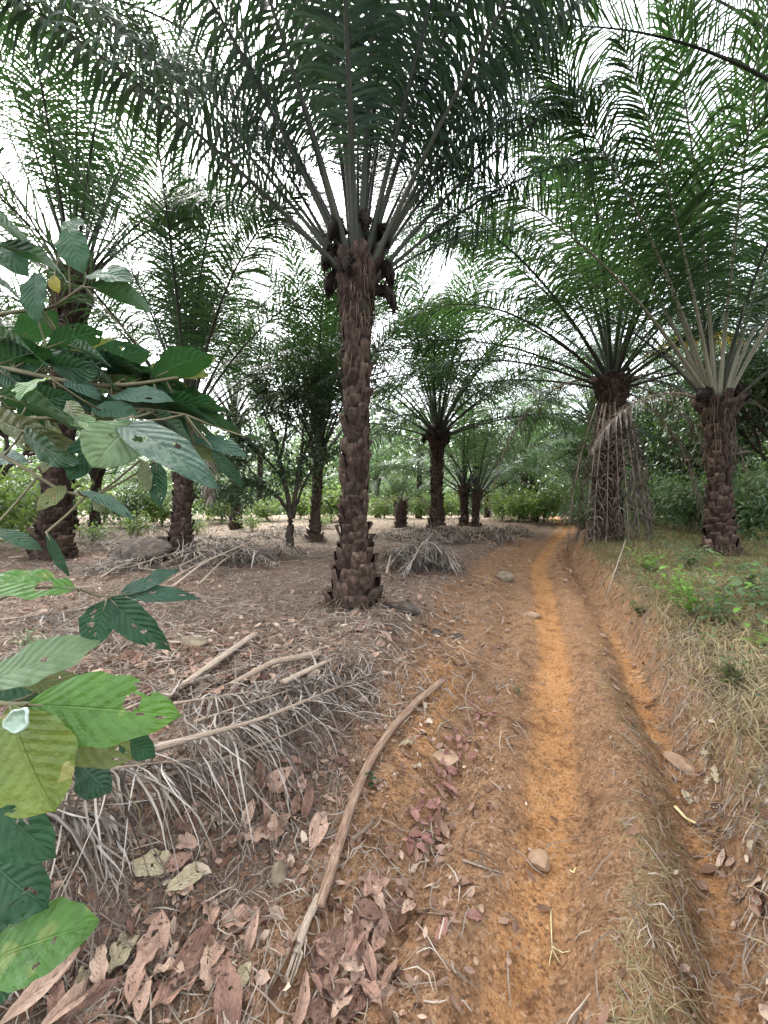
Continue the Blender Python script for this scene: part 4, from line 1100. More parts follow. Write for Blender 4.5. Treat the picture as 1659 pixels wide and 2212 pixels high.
lower = [
 (168, 1272, -60, 1262, 92, .88, .80, 'bright', (-.1, -.6, .8), [(.45, .32, .2, .09), (.95, .25, .1, .05)], .05), (255, 1288, 388, 1233, 50, .98, 1.02, 'blue', (-.3, -.8, .5), [(.5, .55, .05, .03), (.3, .8, .04, .02), (.1, .45, .14, .12)], .06), (272, 1284, 432, 1294, 40, .98, .98, 'blue', (-.1, -.7, .7), 4, .05),
 (232, 1294, 200, 1402, 80, .97, .92, 'dark', (.1, -.9, .3), 7, .04), (236, 1292, 372, 1406, 68, .97, .92, 'dark', (-.1, -.9, .3), [(.6, .5, .07, .025), (.55, .62, .1, .025), (.85, .8, .2, .05), (.3, .9, .06, .03)], .05),
 (-40, 1482, 218, 1388, 102, .82, .92, 'pale', (-.25, -.75, .6), 1, .05), (20, 1462, 222, 1500, 56, .88, .95, 'olive', (-.1, -.6, .8), 1, .05), (-30, 1470, 120, 1500, 70, .95, .95, 'dark', None, 1, .05),
 (62, 1522, 392, 1548, 140, .80, .92, 'bright', (-.15, -.8, .55), [(.35, .62, .13, .06), (.6, .84, .05, .035), (.04, .68, .12, .07), (.52, .7, .03, .02)], .08), (45, 1525, 290, 1640, 92, .82, .9, 'olive', (.1, -.8, .45), 3, .06), (22, 1525, 122, 1752, 178, .76, .74, 'lime', (.05, -.95, .3), [(.98, .55, .2, .06), (.92, .75, .1, .05)], .06),
 (168, 1640, 240, 1712, 86, .95, .92, 'blue', (.1, -.95, .2), 0, .03), (255, 1585, 335, 1635, 52, .98, .98, 'dark', None, 0, .04), (-30, 1700, 125, 1850, 120, .85, .8, 'dark', (.1, -.9, .3), 4, .05), (-20, 1650, 60, 1720, 80, .9, .88, 'blue', FR, 1, .03),
 (-25, 1850, 108, 1960, 118, .86, .8, 'dark', (0, -.85, .5), 6, .05), (-40, 2080, 215, 1992, 132, .76, .82, 'bright', (-.2, -.7, .65), 2, .08), (-30, 1960, 100, 1985, 70, .88, .86, 'dark', None, 2, .05), (-50, 2150, 70, 2060, 90, .8, .82, 'dark', None, 1, .05), (-20, 1580, 40, 1620, 70, .9, .88, 'dark', None, 1, .04), (90, 1490, 170, 1520, 46, .9, .92, 'dark', None, 0, .04),
]
lb = (-1.2, .95, float(terrain(-1.2, .95)))
lower_br = [([(lb, None), (at(-120, 1700, .9), None), (-30, 1515), (30, 1522), (70, 1518)], .82, .008),
            ([(at(-120, 1700, .9), None), (-60, 1320), (60, 1268), (165, 1270), (215, 1290), (262, 1286)], [.9, .88, .86, .88, .95, .98], .004),
            ([(lb, None), (-90, 1950), (-30, 1900), (20, 1905)], .86, .006), ([(lb, None), (-90, 2120), (-40, 2080)], .78, .006),
            ([(60, 1525), (160, 1640), (300, 1740), (306, 1800)], .98, .0025)]
ls = sapling('low sapling with bright and limp holed leaves at the lower left corner', lb, lower, lower_br)
# small white disc on the limp lime leaf
def leaf_disc():
    b = MB()
    c = at(38, 1556, .72); n = nrm(np.array([.05, -.95, .3])); u = nrm(np.cross(n, [0, 0, 1])); v = np.cross(n, u)
    th = np.arange(40) / 40 * 2 * np.pi
    rr = np.array([0, .4, .75, .92, 1.0, 1.06]); hh = np.array([.001, .001, .002, .005, .004, 0])
    P = []
    for r, h in zip(rr[1:], hh[1:]):
        q = .021 * r * (1 + .09 * np.sin(3 * th + 1) + .06 * np.sin(5 * th) - .12 * np.exp(-((th - 4.71) / .3) ** 2))
        P.append(c + u * (np.cos(th) * q)[:, None] + v * (np.sin(th) * q)[:, None] + n * h)
    V = np.concatenate(P + [[c + n * .001]])
    k = 40; i = np.arange(4)[:, None] * k; j = np.arange(k)[None]; j2 = (j + 1) % k
    b.add(V, np.stack([i + j, i + j2, i + k + j2, i + k + j], -1).reshape(-1, 4), 0, np.append(np.repeat([.1, .2, .9, 1, .6], k), .3))
    jj = np.arange(k); b.Ft.append(np.stack([np.full(k, 200), (jj + 1) % k, jj], 1)); b.it.append(np.zeros(k, int))
    o = obj('white_disc', b.mesh('white_disc', [M['white']]))
    tag(o, 'round white disc on the limp lime leaf', 'white spot')
leaf_disc()
# ------------------------------------------------------------------ ground litter
rg = np.random.default_rng(150)
def scatter(n, ymin, ymax, power=1.0, xs=1.25):
    Y = ymin * (ymax / ymin) ** (rg.random(n) ** power)
    X = rg.uniform(-xs, xs, n) * (Y + .35)
    return X, Y

def normal_at(X, Y, e=.03):
    return nrm(np.stack([-(terrain(X + e, Y) - terrain(X - e, Y)) / (2 * e), -(terrain(X, Y + e) - terrain(X, Y - e)) / (2 * e), np.ones_like(X)], 1))

def lay_strips(X, Y, length, width, rise, tint, k=4, curl=.5, hgt=.01, name='straw', mat='straw', label=''):
    n = len(X)
    a = rg.random(n) * 6.283
    P = []; q = np.stack([X, Y], 1)
    st = length / (k - 1)
    h0 = rg.random(n) * hgt
    pts = []
    for i in range(k):
        pts.append(q.copy())
        q = q + np.stack([np.cos(a), np.sin(a)], 1) * st[:, None]
        a = a + rg.normal(0, curl, n)
    for i, p in enumerate(pts):
        z = terrain(p[:, 0], p[:, 1]) + .004 + h0 + rise * np.sin(np.pi * (i + .3) / k) * rg.random(n)
        P.append(np.column_stack([p, z]))
    P = np.stack(P, 1)
    T = nrm(np.gradient(P, axis=1))
    up = nrm(rg.normal(0, .45, (n, 1, 3)) + np.array([0, 0, 1]))
    W = nrm(np.cross(T, np.broadcast_to(up, T.shape)))
    wp = np.array([.7] + [1] * (k - 2) + [.3])
    W = W * (width[:, None] * wp[None])[..., None]
    V, Q = strips(P, W)
    o = obj(name, mesh(name, V, Q, M[mat], None, np.repeat(tint, 2 * k)))
    return tag(o, label, None, None, 'stuff')

# straw and leaflet shreds over the left ground
X, Y = scatter(46000, 1.0, 24, .9)
u = lateral(X, Y)
pr = np.interp(u, [-9, -1.6, -1.0, -.65, -.45, -.25, .2, .35, .6, .8, 1.0, 1.4], [1, 1, .6, .22, .25, .08, .01, .1, .2, .08, .5, .3])
k = rg.random(len(X)) < pr * (.35 + .9 * np.clip(vnoise(X * 1.3, Y * 1.3, 61) * 1.5 - .2, 0, 1))
X, Y = X[k], Y[k]
n = len(X)
lay_strips(X, Y, rg.gamma(2.0, .042, n) + .015, rg.uniform(.0006, .0024, n) * (1 + .2 * Y), .022, np.clip(rg.normal(.5, .22, n), 0, 1), 4, .4, .014, 'straw', 'straw', 'shreds of dry palm straw strewn over the ground')

X, Y = scatter(30000, 2.6, 18, .8)
u = lateral(X, Y)
k = (rg.random(len(X)) < np.interp(u, [-9, -1.7, -1.1, -.8, -.3, -.2], [1, 1, .7, .4, .15, 0]) * np.clip(vnoise(X * 1.7, Y * 1.7, 63) * 1.9 - .25, .1, 1))
X, Y = X[k], Y[k]; n = len(X)
lay_strips(X, Y, rg.gamma(2.2, .07, n) + .03, rg.uniform(.0015, .0045, n), .05, np.clip(rg.normal(.62, .28, n), 0, 1), 4, .35, .03, 'floor_straw', 'straw', 'bleached and dark palm straw over the shaded floor')

# leaf flakes
def flakes(X, Y, size, tint, name, label, mat='litter', lift=.02):
    n = len(X)
    a = rg.random(n) * 6.283
    up = nrm(normal_at(X, Y) + rg.normal(0, .35, (n, 3)))
    d = nrm(np.stack([np.cos(a), np.sin(a), 0 * a], 1)); d = nrm(d - up * (d * up).sum(1, keepdims=True))
    w = np.cross(up, d)
    s = size[:, None]; asp = rg.uniform(.3, .6, (n, 1)); cu = rg.normal(0, .3, (n, 1))
    c = np.column_stack([X, Y, terrain(X, Y) + .004 + rg.random(n) * lift])
    V = np.stack([c - d * s * .5 + up * s * cu * .3, c - d * s * .15 + w * s * asp * .5 + up * s * cu * .25, c + d * s * .22 + w * s * asp * .42 + up * s * cu * .3, c + d * s * .5 + up * s * cu * .5,
                  c + d * s * .2 - w * s * asp * .45 + up * s * cu * .3, c - d * s * .2 - w * s * asp * .5 + up * s * cu * .2, c], 1).reshape(-1, 3)
    i = np.arange(n)[:, None] * 7
    T = np.concatenate([i + np.array([[6, j, (j + 1) % 6]]) for j in range(6)])
    o = obj(name, mesh(name, V, T, M[mat], None, np.repeat(tint, 7), None, False))
    return tag(o, label, None, None, 'stuff')
X, Y = scatter(30000, 1.0, 26, .9)
u = lateral(X, Y)
pr = np.interp(u, [-9, -2, -1.2, -.75, -.6, -.45, -.2, .2, .4, .7, .95, 1.3], [.9, .9, .8, .4, .9, .5, .1, .02, .06, .1, .4, .12])
k = rg.random(len(X)) < pr * (.3 + .9 * np.clip(vnoise(X * 1.1, Y * 1.1, 71) * 1.5 - .2, 0, 1))
X, Y = X[k], Y[k]; n = len(X)
flakes(X, Y, np.clip(rg.gamma(2.5, .012, n) + .008, 0, .10), np.clip(rg.normal(.45, .25, n), 0, 1), 'leaf_litter', 'crumbled brown leaf litter over the plantation floor')

X, Y = scatter(16000, 2.4, 20, .8)
u = lateral(X, Y)
k = (rg.random(len(X)) < np.interp(u, [-9, -1.7, -1.1, -.8, -.3, -.2, .3, .5, .9, 1.1], [1, 1, .8, .5, .2, 0, 0, .25, .3, 0]) * np.clip(vnoise(X * .9, Y * .9, 73) * 1.9 - .35, .08, 1))
X, Y = X[k], Y[k]; n = len(X)
flakes(X, Y, np.clip(rg.gamma(3, .018, n) + .02, 0, .13), np.clip(rg.normal(.6, .25, n), 0, 1), 'floor_litter', 'curled brown leaf pieces over the shaded floor')

# soil clods and grit
X, Y = scatter(90000, 1.0, 10, .9)
u = lateral(X, Y)
k = (rg.random(len(X)) < np.interp(u, [-3, -1.2, -.3, .0, .25, .8, 1.2], [.15, .5, .9, .35, .5, .4, .1]))
X, Y = X[k], Y[k]; n = len(X)
ico = np.array([[0, 0, 1], [.9, 0, .1], [.28, .85, -.1], [-.75, .5, .1], [-.7, -.55, -.1], [.3, -.85, .1], [0, 0, -1]])
tri = np.array([[0, 1, 2], [0, 2, 3], [0, 3, 4], [0, 4, 5], [0, 5, 1], [6, 2, 1], [6, 3, 2], [6, 4, 3], [6, 5, 4], [6, 1, 5]])
s = np.clip(rg.lognormal(-5.75, .5, n), .0012, .010)
V = ico[None] * s[:, None, None] * rg.uniform(.7, 1.3, (n, 7, 3)) + np.column_stack([X, Y, terrain(X, Y) + s * .35])[:, None]
o = obj('soil_clods', mesh('soil_clods', V.reshape(-1, 3), (np.arange(n)[:, None, None] * 7 + tri[None]).reshape(-1, 3), M['clod'], None, np.repeat(rg.random(n), 7)))
tag(o, 'loose crumbs of orange soil and grit on the track', None, None, 'stuff')

# grass and dry herbs
def grass(X, Y, hgt, wid, tint, lean, name, label, curl=.5, k=4):
    n = len(X)
    a = rg.random(n) * 6.283
    d = nrm(np.stack([np.cos(a) * lean, np.sin(a) * lean, np.ones(n)], 1))
    p = np.column_stack([X, Y, terrain(X, Y) - .01])
    P = []; Wl = []
    for i in range(k):
        P.append(p.copy())
        p = p + d * (hgt / (k - 1))[:, None]
        d = nrm(d + np.stack([np.cos(a), np.sin(a), -np.ones(n)], 1) * (curl * rg.random(n))[:, None] + rg.normal(0, .12, (n, 3)))
    P = np.stack(P, 1)
    P[..., 2] = np.maximum(P[..., 2], terrain(P[..., 0], P[..., 1]) + .003)
    w = nrm(np.stack([-np.sin(a + rg.normal(0, .8, n)), np.cos(a), 0 * a], 1))
    W = w[:, None] * (wid[:, None] * np.array([.8, 1, .8, .1])[None, :k])[..., None]
    V, Q = strips(P, W)
    o = obj(name, mesh(name, V, Q, M['grass'], None, np.repeat(tint, 2 * k)))
    return tag(o, label, None, None, 'stuff')
X, Y = scatter(240000, 1.0, 20, .85, 1.8)
u = lateral(X, Y)
edge = .93 + .2 * fbm(X * 2.2, Y * 2.2, 81, 3)
k = (u > edge) & (rg.random(len(X)) < .35 + .9 * vnoise(X * 2.4, Y * 2.4, 82)) & (rg.random(len(X)) < np.interp(u, [.9, 1.3, 2], [.5, .9, 1]))
X, Y = X[k], Y[k]; n = len(X); u = u[k]
patch = vnoise(X * 1.2, Y * 1.2, 83)
far = np.clip((Y - 2.2) / 3.5, 0, 1)
dry = np.clip(.86 - .30 * far - .10 * (u > 1.6) + .55 * (patch - .5) + rg.normal(0, .16, n), 0, 1)
grass(X, Y, rg.uniform(.06, .2, n) * np.interp(u, [.9, 1.15, 1.8], [.9, 1.3, 1.1]) * (.7 + .6 * patch), rg.uniform(.0012, .0032, n) * (1 + .18 * Y), dry, rg.uniform(.1, 1.2, n), 'grass', 'dry tan and green grass covering the right bank', .9)
# small herb leaves among it
X, Y = scatter(52000, 1.5, 18, .85)
u = lateral(X, Y)
pt = vnoise(X * 1.4, Y * 1.4, 84)
k = (u > 1.15) & (rg.random(len(X)) < np.clip((Y - 1.6) / 3, .12, 1) * np.clip(pt * 1.7 - .25, .05, 1))
X, Y = X[k], Y[k]; n = len(X)
b = MB()
leaf_cloud(b, rg, np.column_stack([X, Y, terrain(X, Y) + rg.uniform(.03, .24, n) * (.5 + pt[k])]), .034 * np.ones((n, 1)) * (1 + .05 * Y[:, None]), 0, (.5, .24), .5, .5)
tag(obj('herb_leaves', b.mesh('herb_leaves', [M['under_leaf']])), 'small green herb leaves mixed into the bank grass', None, None, 'stuff')
# dry roots and straw on the ridge between the ruts
X, Y = scatter(110000, 1.05, 7, .8)
u = lateral(X, Y)
k = (np.abs(u - .5) < .14 + .08 * fbm(X * 3, Y * 3, 85, 2)) & (rg.random(len(X)) < np.interp(Y, [1, 3, 5, 7], [.9, .7, .35, .1]) * np.clip(vnoise(X * 4, Y * 4, 86) * 1.8 - .3, 0, 1))
X, Y = X[k], Y[k]; n = len(X)
grass(X, Y, rg.uniform(.03, .10, n), rg.uniform(.0006, .0017, n), np.clip(rg.normal(.72, .2, n), .25, 1), rg.uniform(.8, 3, n), 'ridge_grass', 'dead straw coloured grass roots on the ridge between the ruts', 1.2)
# fallen dry grass sliding off the bank foot
X, Y = scatter(36000, 1.1, 7, .85)
u = lateral(X, Y)
k = (u > .72) & (u < 1.25) & (rg.random(len(X)) < .85 * np.clip(vnoise(X * 3, Y * 3, 87) * 1.6 - .1, 0, 1))
X, Y = X[k], Y[k]; n = len(X)
lay_strips(X, Y, rg.uniform(.03, .16, n), rg.uniform(.0009, .0022, n), .03, np.clip(rg.normal(.55, .2, n), 0, 1), 5, .55, .02, 'bank_straw', 'straw', 'dry straw hanging over the foot of the right bank')

# ------------------------------------------------------------------ dead fronds on the ground
def ground_frond(label, pts, rng, n=60, ll=.5, lw=.005, r0=.02, base_in=0, sides=(1, -1), lift=.05, dirv=None, group=None, mats=None, tint=.55, flat=.5, jitter=.35, start=.12, wild=1.0):
    P = np.asarray(pts, float)
    tt = np.linspace(0, 1, len(P)); t = np.linspace(0, 1, 24)
    P = np.stack([np.interp(t, tt, P[:, k]) for k in range(3)], 1)
    for _ in range(2): P[1:-1] = (P[:-2] + P[2:] + 2 * P[1:-1]) / 4
    root = empty('dead_palm_frond', P[0], label, 'dead frond', group)
    o0 = P[0]
    b = MB()
    add_tube(b, P - o0, np.interp(t, [0, .1, 1], [r0 * 1.5, r0, r0 * .25]), 7, .55, 0, .6)
    obj('stalk', b.mesh('stalk', [M['dead_stalk']]), root)
    T = nrm(np.gradient(P, axis=0))
    q = np.repeat(np.linspace(start, 1, n), len(sides)); sd = np.tile(sides, n)
    m = len(q)
    B0 = np.stack([np.interp(q, t, P[:, k]) for k in range(3)], 1)
    Tq = nrm(np.stack([np.interp(q, t, T[:, k]) for k in range(3)], 1))
    Sd = nrm(np.cross(Tq, [0, 0, 1])) * -1
    fa = np.interp(q, [0, 1], [1.35, .5]) + rng.normal(0, jitter, m)
    d = nrm(np.cos(fa)[:, None] * Tq + np.sin(fa)[:, None] * sd[:, None] * Sd + np.array([0, 0, .25]) * rng.normal(.2, .8, (m, 1)))
    if dirv is not None: d = nrm(d + np.asarray(dirv))
    lg = ll * np.interp(q, [0, .1, .4, .8, 1], [.5, .8, 1, .8, .4]) * rng.uniform(.25, 1.2, m)
    wq = rng.uniform(.45, 1.35, (m, 1))
    gv = rng.uniform(0, .5, (m, 1)); kk = rng.integers(1, 16, m); swirl = rng.normal(0, .10 * wild, (m, 3)); kk = np.where(rng.random(m) < wild, kk, 99)
    Pk = [B0]; Wk = []; dd = d; K = 8
    for k in range(K):
        wv = nrm(np.cross(dd, rng.normal(0, .25, (m, 3)) + [0, 0, 1]))
        Wk.append(wv * lw * [.7, 1, 1, .9, .75, .6, .4, .1][k] * wq)
        if k < K - 1:
            nx = Pk[-1] + dd * (lg / (K - 1))[:, None]
            gz = terrain(nx[:, 0], nx[:, 1]) + .008 + lift * rng.random(m) * .5
            hit = nx[:, 2] < gz
            nx[:, 2] = np.where(hit, gz, nx[:, 2])
            dd = nrm(nx - Pk[-1])
            Pk.append(nx)
            dd = nrm(dd + np.array([0, 0, -1.0]) * gv + rng.normal(0, .09, (m, 3)) + np.where((kk == k)[:, None], rng.normal(0, .8, (m, 3)), 0) + swirl)
    V, Q = strips(np.stack(Pk, 1), np.stack(Wk, 1))
    me = mesh('leaflets', V - o0, Q, (mats or M['dead_frond']), None, np.repeat(np.clip(rng.normal(tint, .3, m), 0, 1), 2 * K))
    obj('leaflets', me, root)
    return root

def gp(px, py, h=0.0):
    q = ground(px, py, h); return q + [0, 0, h]
rd = np.random.default_rng(160)
GB = 'dead fronds on the bank edge'
ground_frond('long grey frond stalk across the bank edge with leaflets draping towards the viewer', [gp(330, 1618, .2), gp(560, 1556, .2), gp(800, 1456, .04)], rd, 74, .56, .0042, .024, sides=(1, 1, -1), lift=.09, dirv=(.2, -.45, -.1), group=GB, tint=.55, jitter=.3, wild=.35)
ground_frond('second pale frond stalk lying just below the longest one', [gp(300, 1690, .16), gp(470, 1645, .16), gp(640, 1580, .1), gp(790, 1494, .03)], rd, 44, .5, .004, .016, sides=(1, 1, -1), lift=.08, dirv=(.2, -.4, -.15), group=GB, tint=.5, jitter=.4, wild=.5)
ground_frond('thin dark frond stalk lying above the longest one', [gp(375, 1520, .08), gp(500, 1500, .1), gp(660, 1478, .06)], rd, 46, .4, .005, .012, sides=(1, -1), lift=.07, dirv=(0, -.3, 0), group=GB, tint=.45)
ground_frond('frond drooping over the dark bank behind the low sapling leaves', [gp(40, 1660, .26), gp(200, 1665, .26), gp(420, 1640, .18)], rd, 56, .6, .0042, .016, sides=(1, 1, -1), lift=.1, dirv=(.2, -.5, -.15), group=GB, tint=.5, jitter=.4, wild=.5)
ground_frond('frond hanging at the left edge below the limp lime leaf', [gp(-60, 1720, .26), gp(60, 1740, .26), gp(240, 1760, .18)], rd, 52, .52, .005, .014, sides=(1, 1), lift=.1, dirv=(.1, -.7, -.25), group=GB, tint=.5, jitter=.4, wild=.5)
ground_frond('flattened grey frond in the straw behind the pale fallen leaves', [gp(240, 1545, .06), gp(420, 1470, .08), gp(600, 1420, .04)], rd, 60, .45, .005, .014, lift=.07, group=GB, tint=.4, jitter=.5)
ground_frond('flattened brown frond near the thick broken stalks', [gp(420, 1560, .05), gp(600, 1500, .07), gp(760, 1440, .03)], rd, 60, .42, .005, .012, lift=.07, group=GB, tint=.35, jitter=.5)
ground_frond('straw frond at the left edge below the thick palm', [gp(-40, 1420, .06), gp(120, 1400, .08), gp(260, 1330, .04)], rd, 60, .55, .006, .014, lift=.07, group='dead fronds on the left floor', tint=.45, jitter=.5)
ground_frond('straw frond lying behind the small holed leaves', [gp(0, 1340, .06), gp(150, 1320, .08), gp(320, 1290, .04)], rd, 50, .6, .007, .014, lift=.07, group='dead fronds on the left floor', tint=.5, jitter=.5)

# heaps
def heap(label_fmt, px, py, k, spread, ll, hgt, group, lw=.009, az=None, tints=(.2, .75), Lr=(1.2, 2.0)):
    c = ground(px, py)
    for i in range(k):
        a = rd.uniform(0, 6.28) if az is None else az + rd.normal(0, .5)
        L = rd.uniform(*Lr)
        o = rd.normal(0, spread, 2)
        h = hgt * (.4 + .6 * i / max(1, k - 1)) * rd.uniform(.7, 1.2)
        ps = []
        for q in (-.5, -.15, .2, .5):
            x = c[0] + o[0] + math.cos(a) * L * q; y = c[1] + o[1] + math.sin(a) * L * q
            ps.append((x, y, float(terrain(x, y)) + .03 + h * (1 - (2 * q) ** 2 * .85)))
        ground_frond(label_fmt[i % len(label_fmt)], ps, rd, 52, ll, lw, .02, lift=.2, group=group, tint=rd.uniform(*tints), jitter=.45)
heap(['dead frond in the spiky grey brown heap between the tall palm and the track'], 905, 1228, 14, .26, .62, .5, 'fronds of the heap beside the tall palm', .0085, None, (.3, .75), (.9, 1.6))
heap(['dead frond in the low heap in front of the fan palm'], 900, 1165, 8, .6, .7, .45, 'fronds of the heap before the fan palm', .012)
heap(['dead frond in the straw heap right of the boulder'], 490, 1215, 11, .5, .75, .5, 'fronds of the straw heap right of the boulder', .010, .5, (.4, .8), (1.5, 2.6))
heap(['dead frond in the litter ridge left of the track bend'], 1050, 1160, 9, 1.1, .7, .35, 'fronds on the ridge at the track bend', .012)
heap(['dead frond on the ground by the thick palm foot'], 240, 1225, 4, .5, .7, .2, 'fronds by the thick palm foot', .009)
heap(['dead frond in the pale heap in the far clearing'], 250, 1165, 4, .7, .8, .4, 'fronds in the far clearing', .014, None, (.6, .95))
heap(['dead frond lying in the bright far clearing'], 580, 1150, 4, 1.2, .7, .25, 'fronds lying across the bright clearing', .016, 0.2, (.6, .95))

# stalks: thick dead petioles lying about
def stalk(label, pts, r, rng, mat='dead_stalk', flat=.5, tint=.6, name='dead_stalk', cat='stalk', group=None, n=24, taper=(1, .6), split=0):
    P = np.asarray(pts, float)
    tt = np.linspace(0, 1, len(P)); t = np.linspace(0, 1, n)
    P = np.stack([np.interp(t, tt, P[:, k]) for k in range(3)], 1)
    for _ in range(2): P[1:-1] = (P[:-2] + P[2:] + 2 * P[1:-1]) / 4
    b = MB()
    rad = np.linspace(r * taper[0], r * taper[1], n) * (1 + .12 * fbm(t * 9, t * 0 + rng.random() * 9, 5, 3))
    add_tube(b, P - P[0], rad, 9, flat, 0, np.clip(tint, 0, 1))
    for s in range(split):
        e = P[-1] + rng.normal(0, r * .6, 3) * [1, 1, .4]; d = nrm(P[-1] - P[-3])
        add_tube(b, np.array([P[-3], e, e + d * rng.uniform(.05, .16)]) - P[0], [r * .35, r * .25, r * .1], 5, .5, 0, tint + .2)
    o = obj(name, b.mesh(name, [M[mat]]), None, P[0])
    return tag(o, label, cat, group)
rs = np.random.default_rng(161)
stalk('long curved bare palm stalk running down beside the track', [gp(958, 1468, .05), gp(900, 1515, .04), gp(840, 1580, .035), gp(790, 1660, .03), gp(755, 1750, .03), gp(722, 1860, .03), gp(690, 1960, .03)], .026, rs, 'stalk_brown', tint=.5, taper=(1.2, .8), n=40, flat=.6)
stalk('broken splintered lower end of the palm stalk by the leaf pile', [gp(690, 1935, .03), gp(665, 1985, .03), gp(640, 2060, .02)], .02, rs, tint=.85, taper=(.9, .7), split=5)
stalk('dark splintered strip beside the broken stalk end', [gp(685, 1950, .02), gp(640, 2020, .02), gp(612, 2078, .01)], .011, rs, tint=.5, split=3)
stalk('thick flat grey stalk propped among the straw', [gp(352, 1512, .03), gp(450, 1440, .06), gp(552, 1368, .04)], .036, rs, tint=.75, flat=.4, taper=(.8, 1.1))
stalk('curved brown stalk stub right of the propped grey stalk', [gp(500, 1478, .04), gp(590, 1430, .09), gp(690, 1412, .05)], .036, rs, tint=.5, flat=.6, taper=(.7, 1.1))
stalk('short pale stalk stub beside the curved brown one', [gp(610, 1475, .04), gp(660, 1450, .06), gp(716, 1424, .03)], .034, rs, tint=.8, flat=.5)
stalk('long bare stalk crossing the straw heap', [gp(372, 1268, .03), gp(440, 1215, .3), gp(545, 1168, .4)], .03, rs, tint=.8)
stalk('second bare stalk crossing the straw heap', [gp(430, 1262, .03), gp(480, 1212, .25), gp(545, 1170, .36)], .022, rs, tint=.65)
stalk('grey stick lying left of the tall palm foot', [gp(555, 1218, .03), gp(640, 1212, .03), gp(735, 1192, .03)], .018, rs, tint=.6)
stalk('bare stick lying right of the tall palm foot', [gp(842, 1318, .02), gp(862, 1330, .02), gp(888, 1350, .01)], .014, rs, tint=.7)
stalk('thin brown stick pointing at the pale stone', [gp(905, 1312, .02), gp(950, 1318, .02), gp(1000, 1326, .01)], .009, rs, tint=.45)
stalk('dark stick on the soil above the curved stalk', [gp(865, 1535, .015), gp(905, 1533, .02), gp(945, 1528, .012)], .008, rs, tint=.15)
stalk('dark root stick right of the curved stalk', [gp(760, 1815, .012), gp(780, 1800, .018), gp(808, 1772, .015)], .013, rs, tint=.05)
stalk('short tan stick lying on the left side of the track', [gp(1000, 1858, .008), gp(1040, 1872, .01), gp(1090, 1888, .006)], .0065, rs, tint=.75)
stalk('thin twig above the short tan stick', [gp(1010, 1832, .008), gp(1050, 1845, .01), gp(1072, 1862, .006)], .004, rs, tint=.3)
stalk('pale stick upright in the right bank grass', [gp(1312, 1282, .0), gp(1330, 1230, .1), gp(1352, 1165, .25)], .012, rs, tint=.9)
stalk('dark stick on the far left floor by the boulder', [gp(210, 1205, .05), gp(265, 1215, .06), gp(320, 1218, .03)], .03, rs, tint=.15)
stalk('pale broken husk strip lying on the right rut', [gp(1458, 1742, .015), gp(1482, 1768, .025), gp(1512, 1782, .012)], .014, rs, 'husk', .35, .7, 'husk_strip', 'husk', taper=(.8, .5))
stalk('small pale bark chip on the track', [gp(1232, 2200 - 320, .006), gp(1238, 1885, .008), gp(1243, 1875, .006)], .004, rs, 'husk', .4, .5, 'bark_chip', 'chip')
for j, lab in enumerate(('bleached stick across the pale far clearing', 'bleached stick by the slim palm foot', 'bleached stick at the left edge of the clearing')):
    x0, y0 = ((440, 1162), (600, 1172), (20, 1205))[j]
    stalk(lab, [gp(x0, y0, .04), gp(x0 + 40, y0 - 4, .06), gp(x0 + 85, y0 - 5, .04)], .03, rs, tint=.95)
# forked twig on the track
def forked():
    b = MB(); c = gp(1192, 2010)
    def line(pts, r):
        P = np.array([gp(x, y, .007) for x, y in pts]); add_tube(b, P - c, np.linspace(r, r * .5, len(P)), 6, 1, 0, .8)
    line([(1190, 1965), (1191, 2010), (1193, 2052)], .003); line([(1193, 2050), (1188, 2075), (1186, 2086)], .002); line([(1193, 2050), (1203, 2070), (1210, 2082)], .002); line([(1193, 2045), (1215, 2058), (1232, 2055)], .002)
    tag(obj('forked_twig', b.mesh('forked_twig', [M['straw_stalk']]), None, c), 'tiny pale forked twig on the orange track', 'twig')
M['straw_stalk'] = solid_mat('straw_stalk', [(0, (.3, .24, .12)), (1, (.55, .48, .27))], .7, .2, 30, .2, .003)
forked()

# ------------------------------------------------------------------ stones
def stone(label, px, py, size, mat, seed, sink=.3, flat=(1, 1, .7), name='stone', yaw=0.0, sharp=0.55):
    r = np.random.default_rng(seed)
    nu, nv = 44, 28
    th = np.arange(nu) / nu * 2 * np.pi; ph = np.linspace(.02, np.pi - .02, nv)
    TH, PH = np.meshgrid(th, ph)
    D = np.stack([np.sin(PH) * np.cos(TH), np.sin(PH) * np.sin(TH), np.cos(PH)], -1)
    pl = nrm(r.normal(0, 1, (int(14 - 6 * sharp), 3)))
    dots = D @ pl.T
    rad = np.min(np.where(dots > .05, r.uniform(.62, 1, len(pl)) / np.maximum(dots, .05), 9), -1)
    rad = np.minimum(rad, 1.05 + .5 * sharp) 
    rad = rad * (.35 + .65 * sharp) + (1 - (.35 + .65 * sharp)) * .95
    rad = rad + .06 * fbm(TH * 2, PH * 3, seed, 4)
    rad[:, :] = rad
    V = (D * rad[..., None] * np.array(flat) * size).reshape(-1, 3)
    i = np.arange(nv - 1)[:, None] * nu; j = np.arange(nu)[None]; j2 = (j + 1) % nu
    Q = np.stack([i + j, i + nu + j, i + nu + j2, i + j2], -1).reshape(-1, 4)
    b = MB(); b.add(V, Q, 0, .5 + .4 * fbm(V[:, 0] * 9 / size * .3, V[:, 1] * 9 / size * .3, seed, 3))
    g = ground(px, py)
    o = obj(name, b.mesh(name, [M[mat]], False), None, g + [0, 0, size * flat[2] * (1 - 2 * sink)], (0, 0, yaw))
    return tag(o, label, 'stone')
stone('angular tan stone with flat top lying on the orange track', 1168, 1872, .046, 'stone_tan', 3, .25, (1, .8, .62), sharp=1.0, yaw=.3)
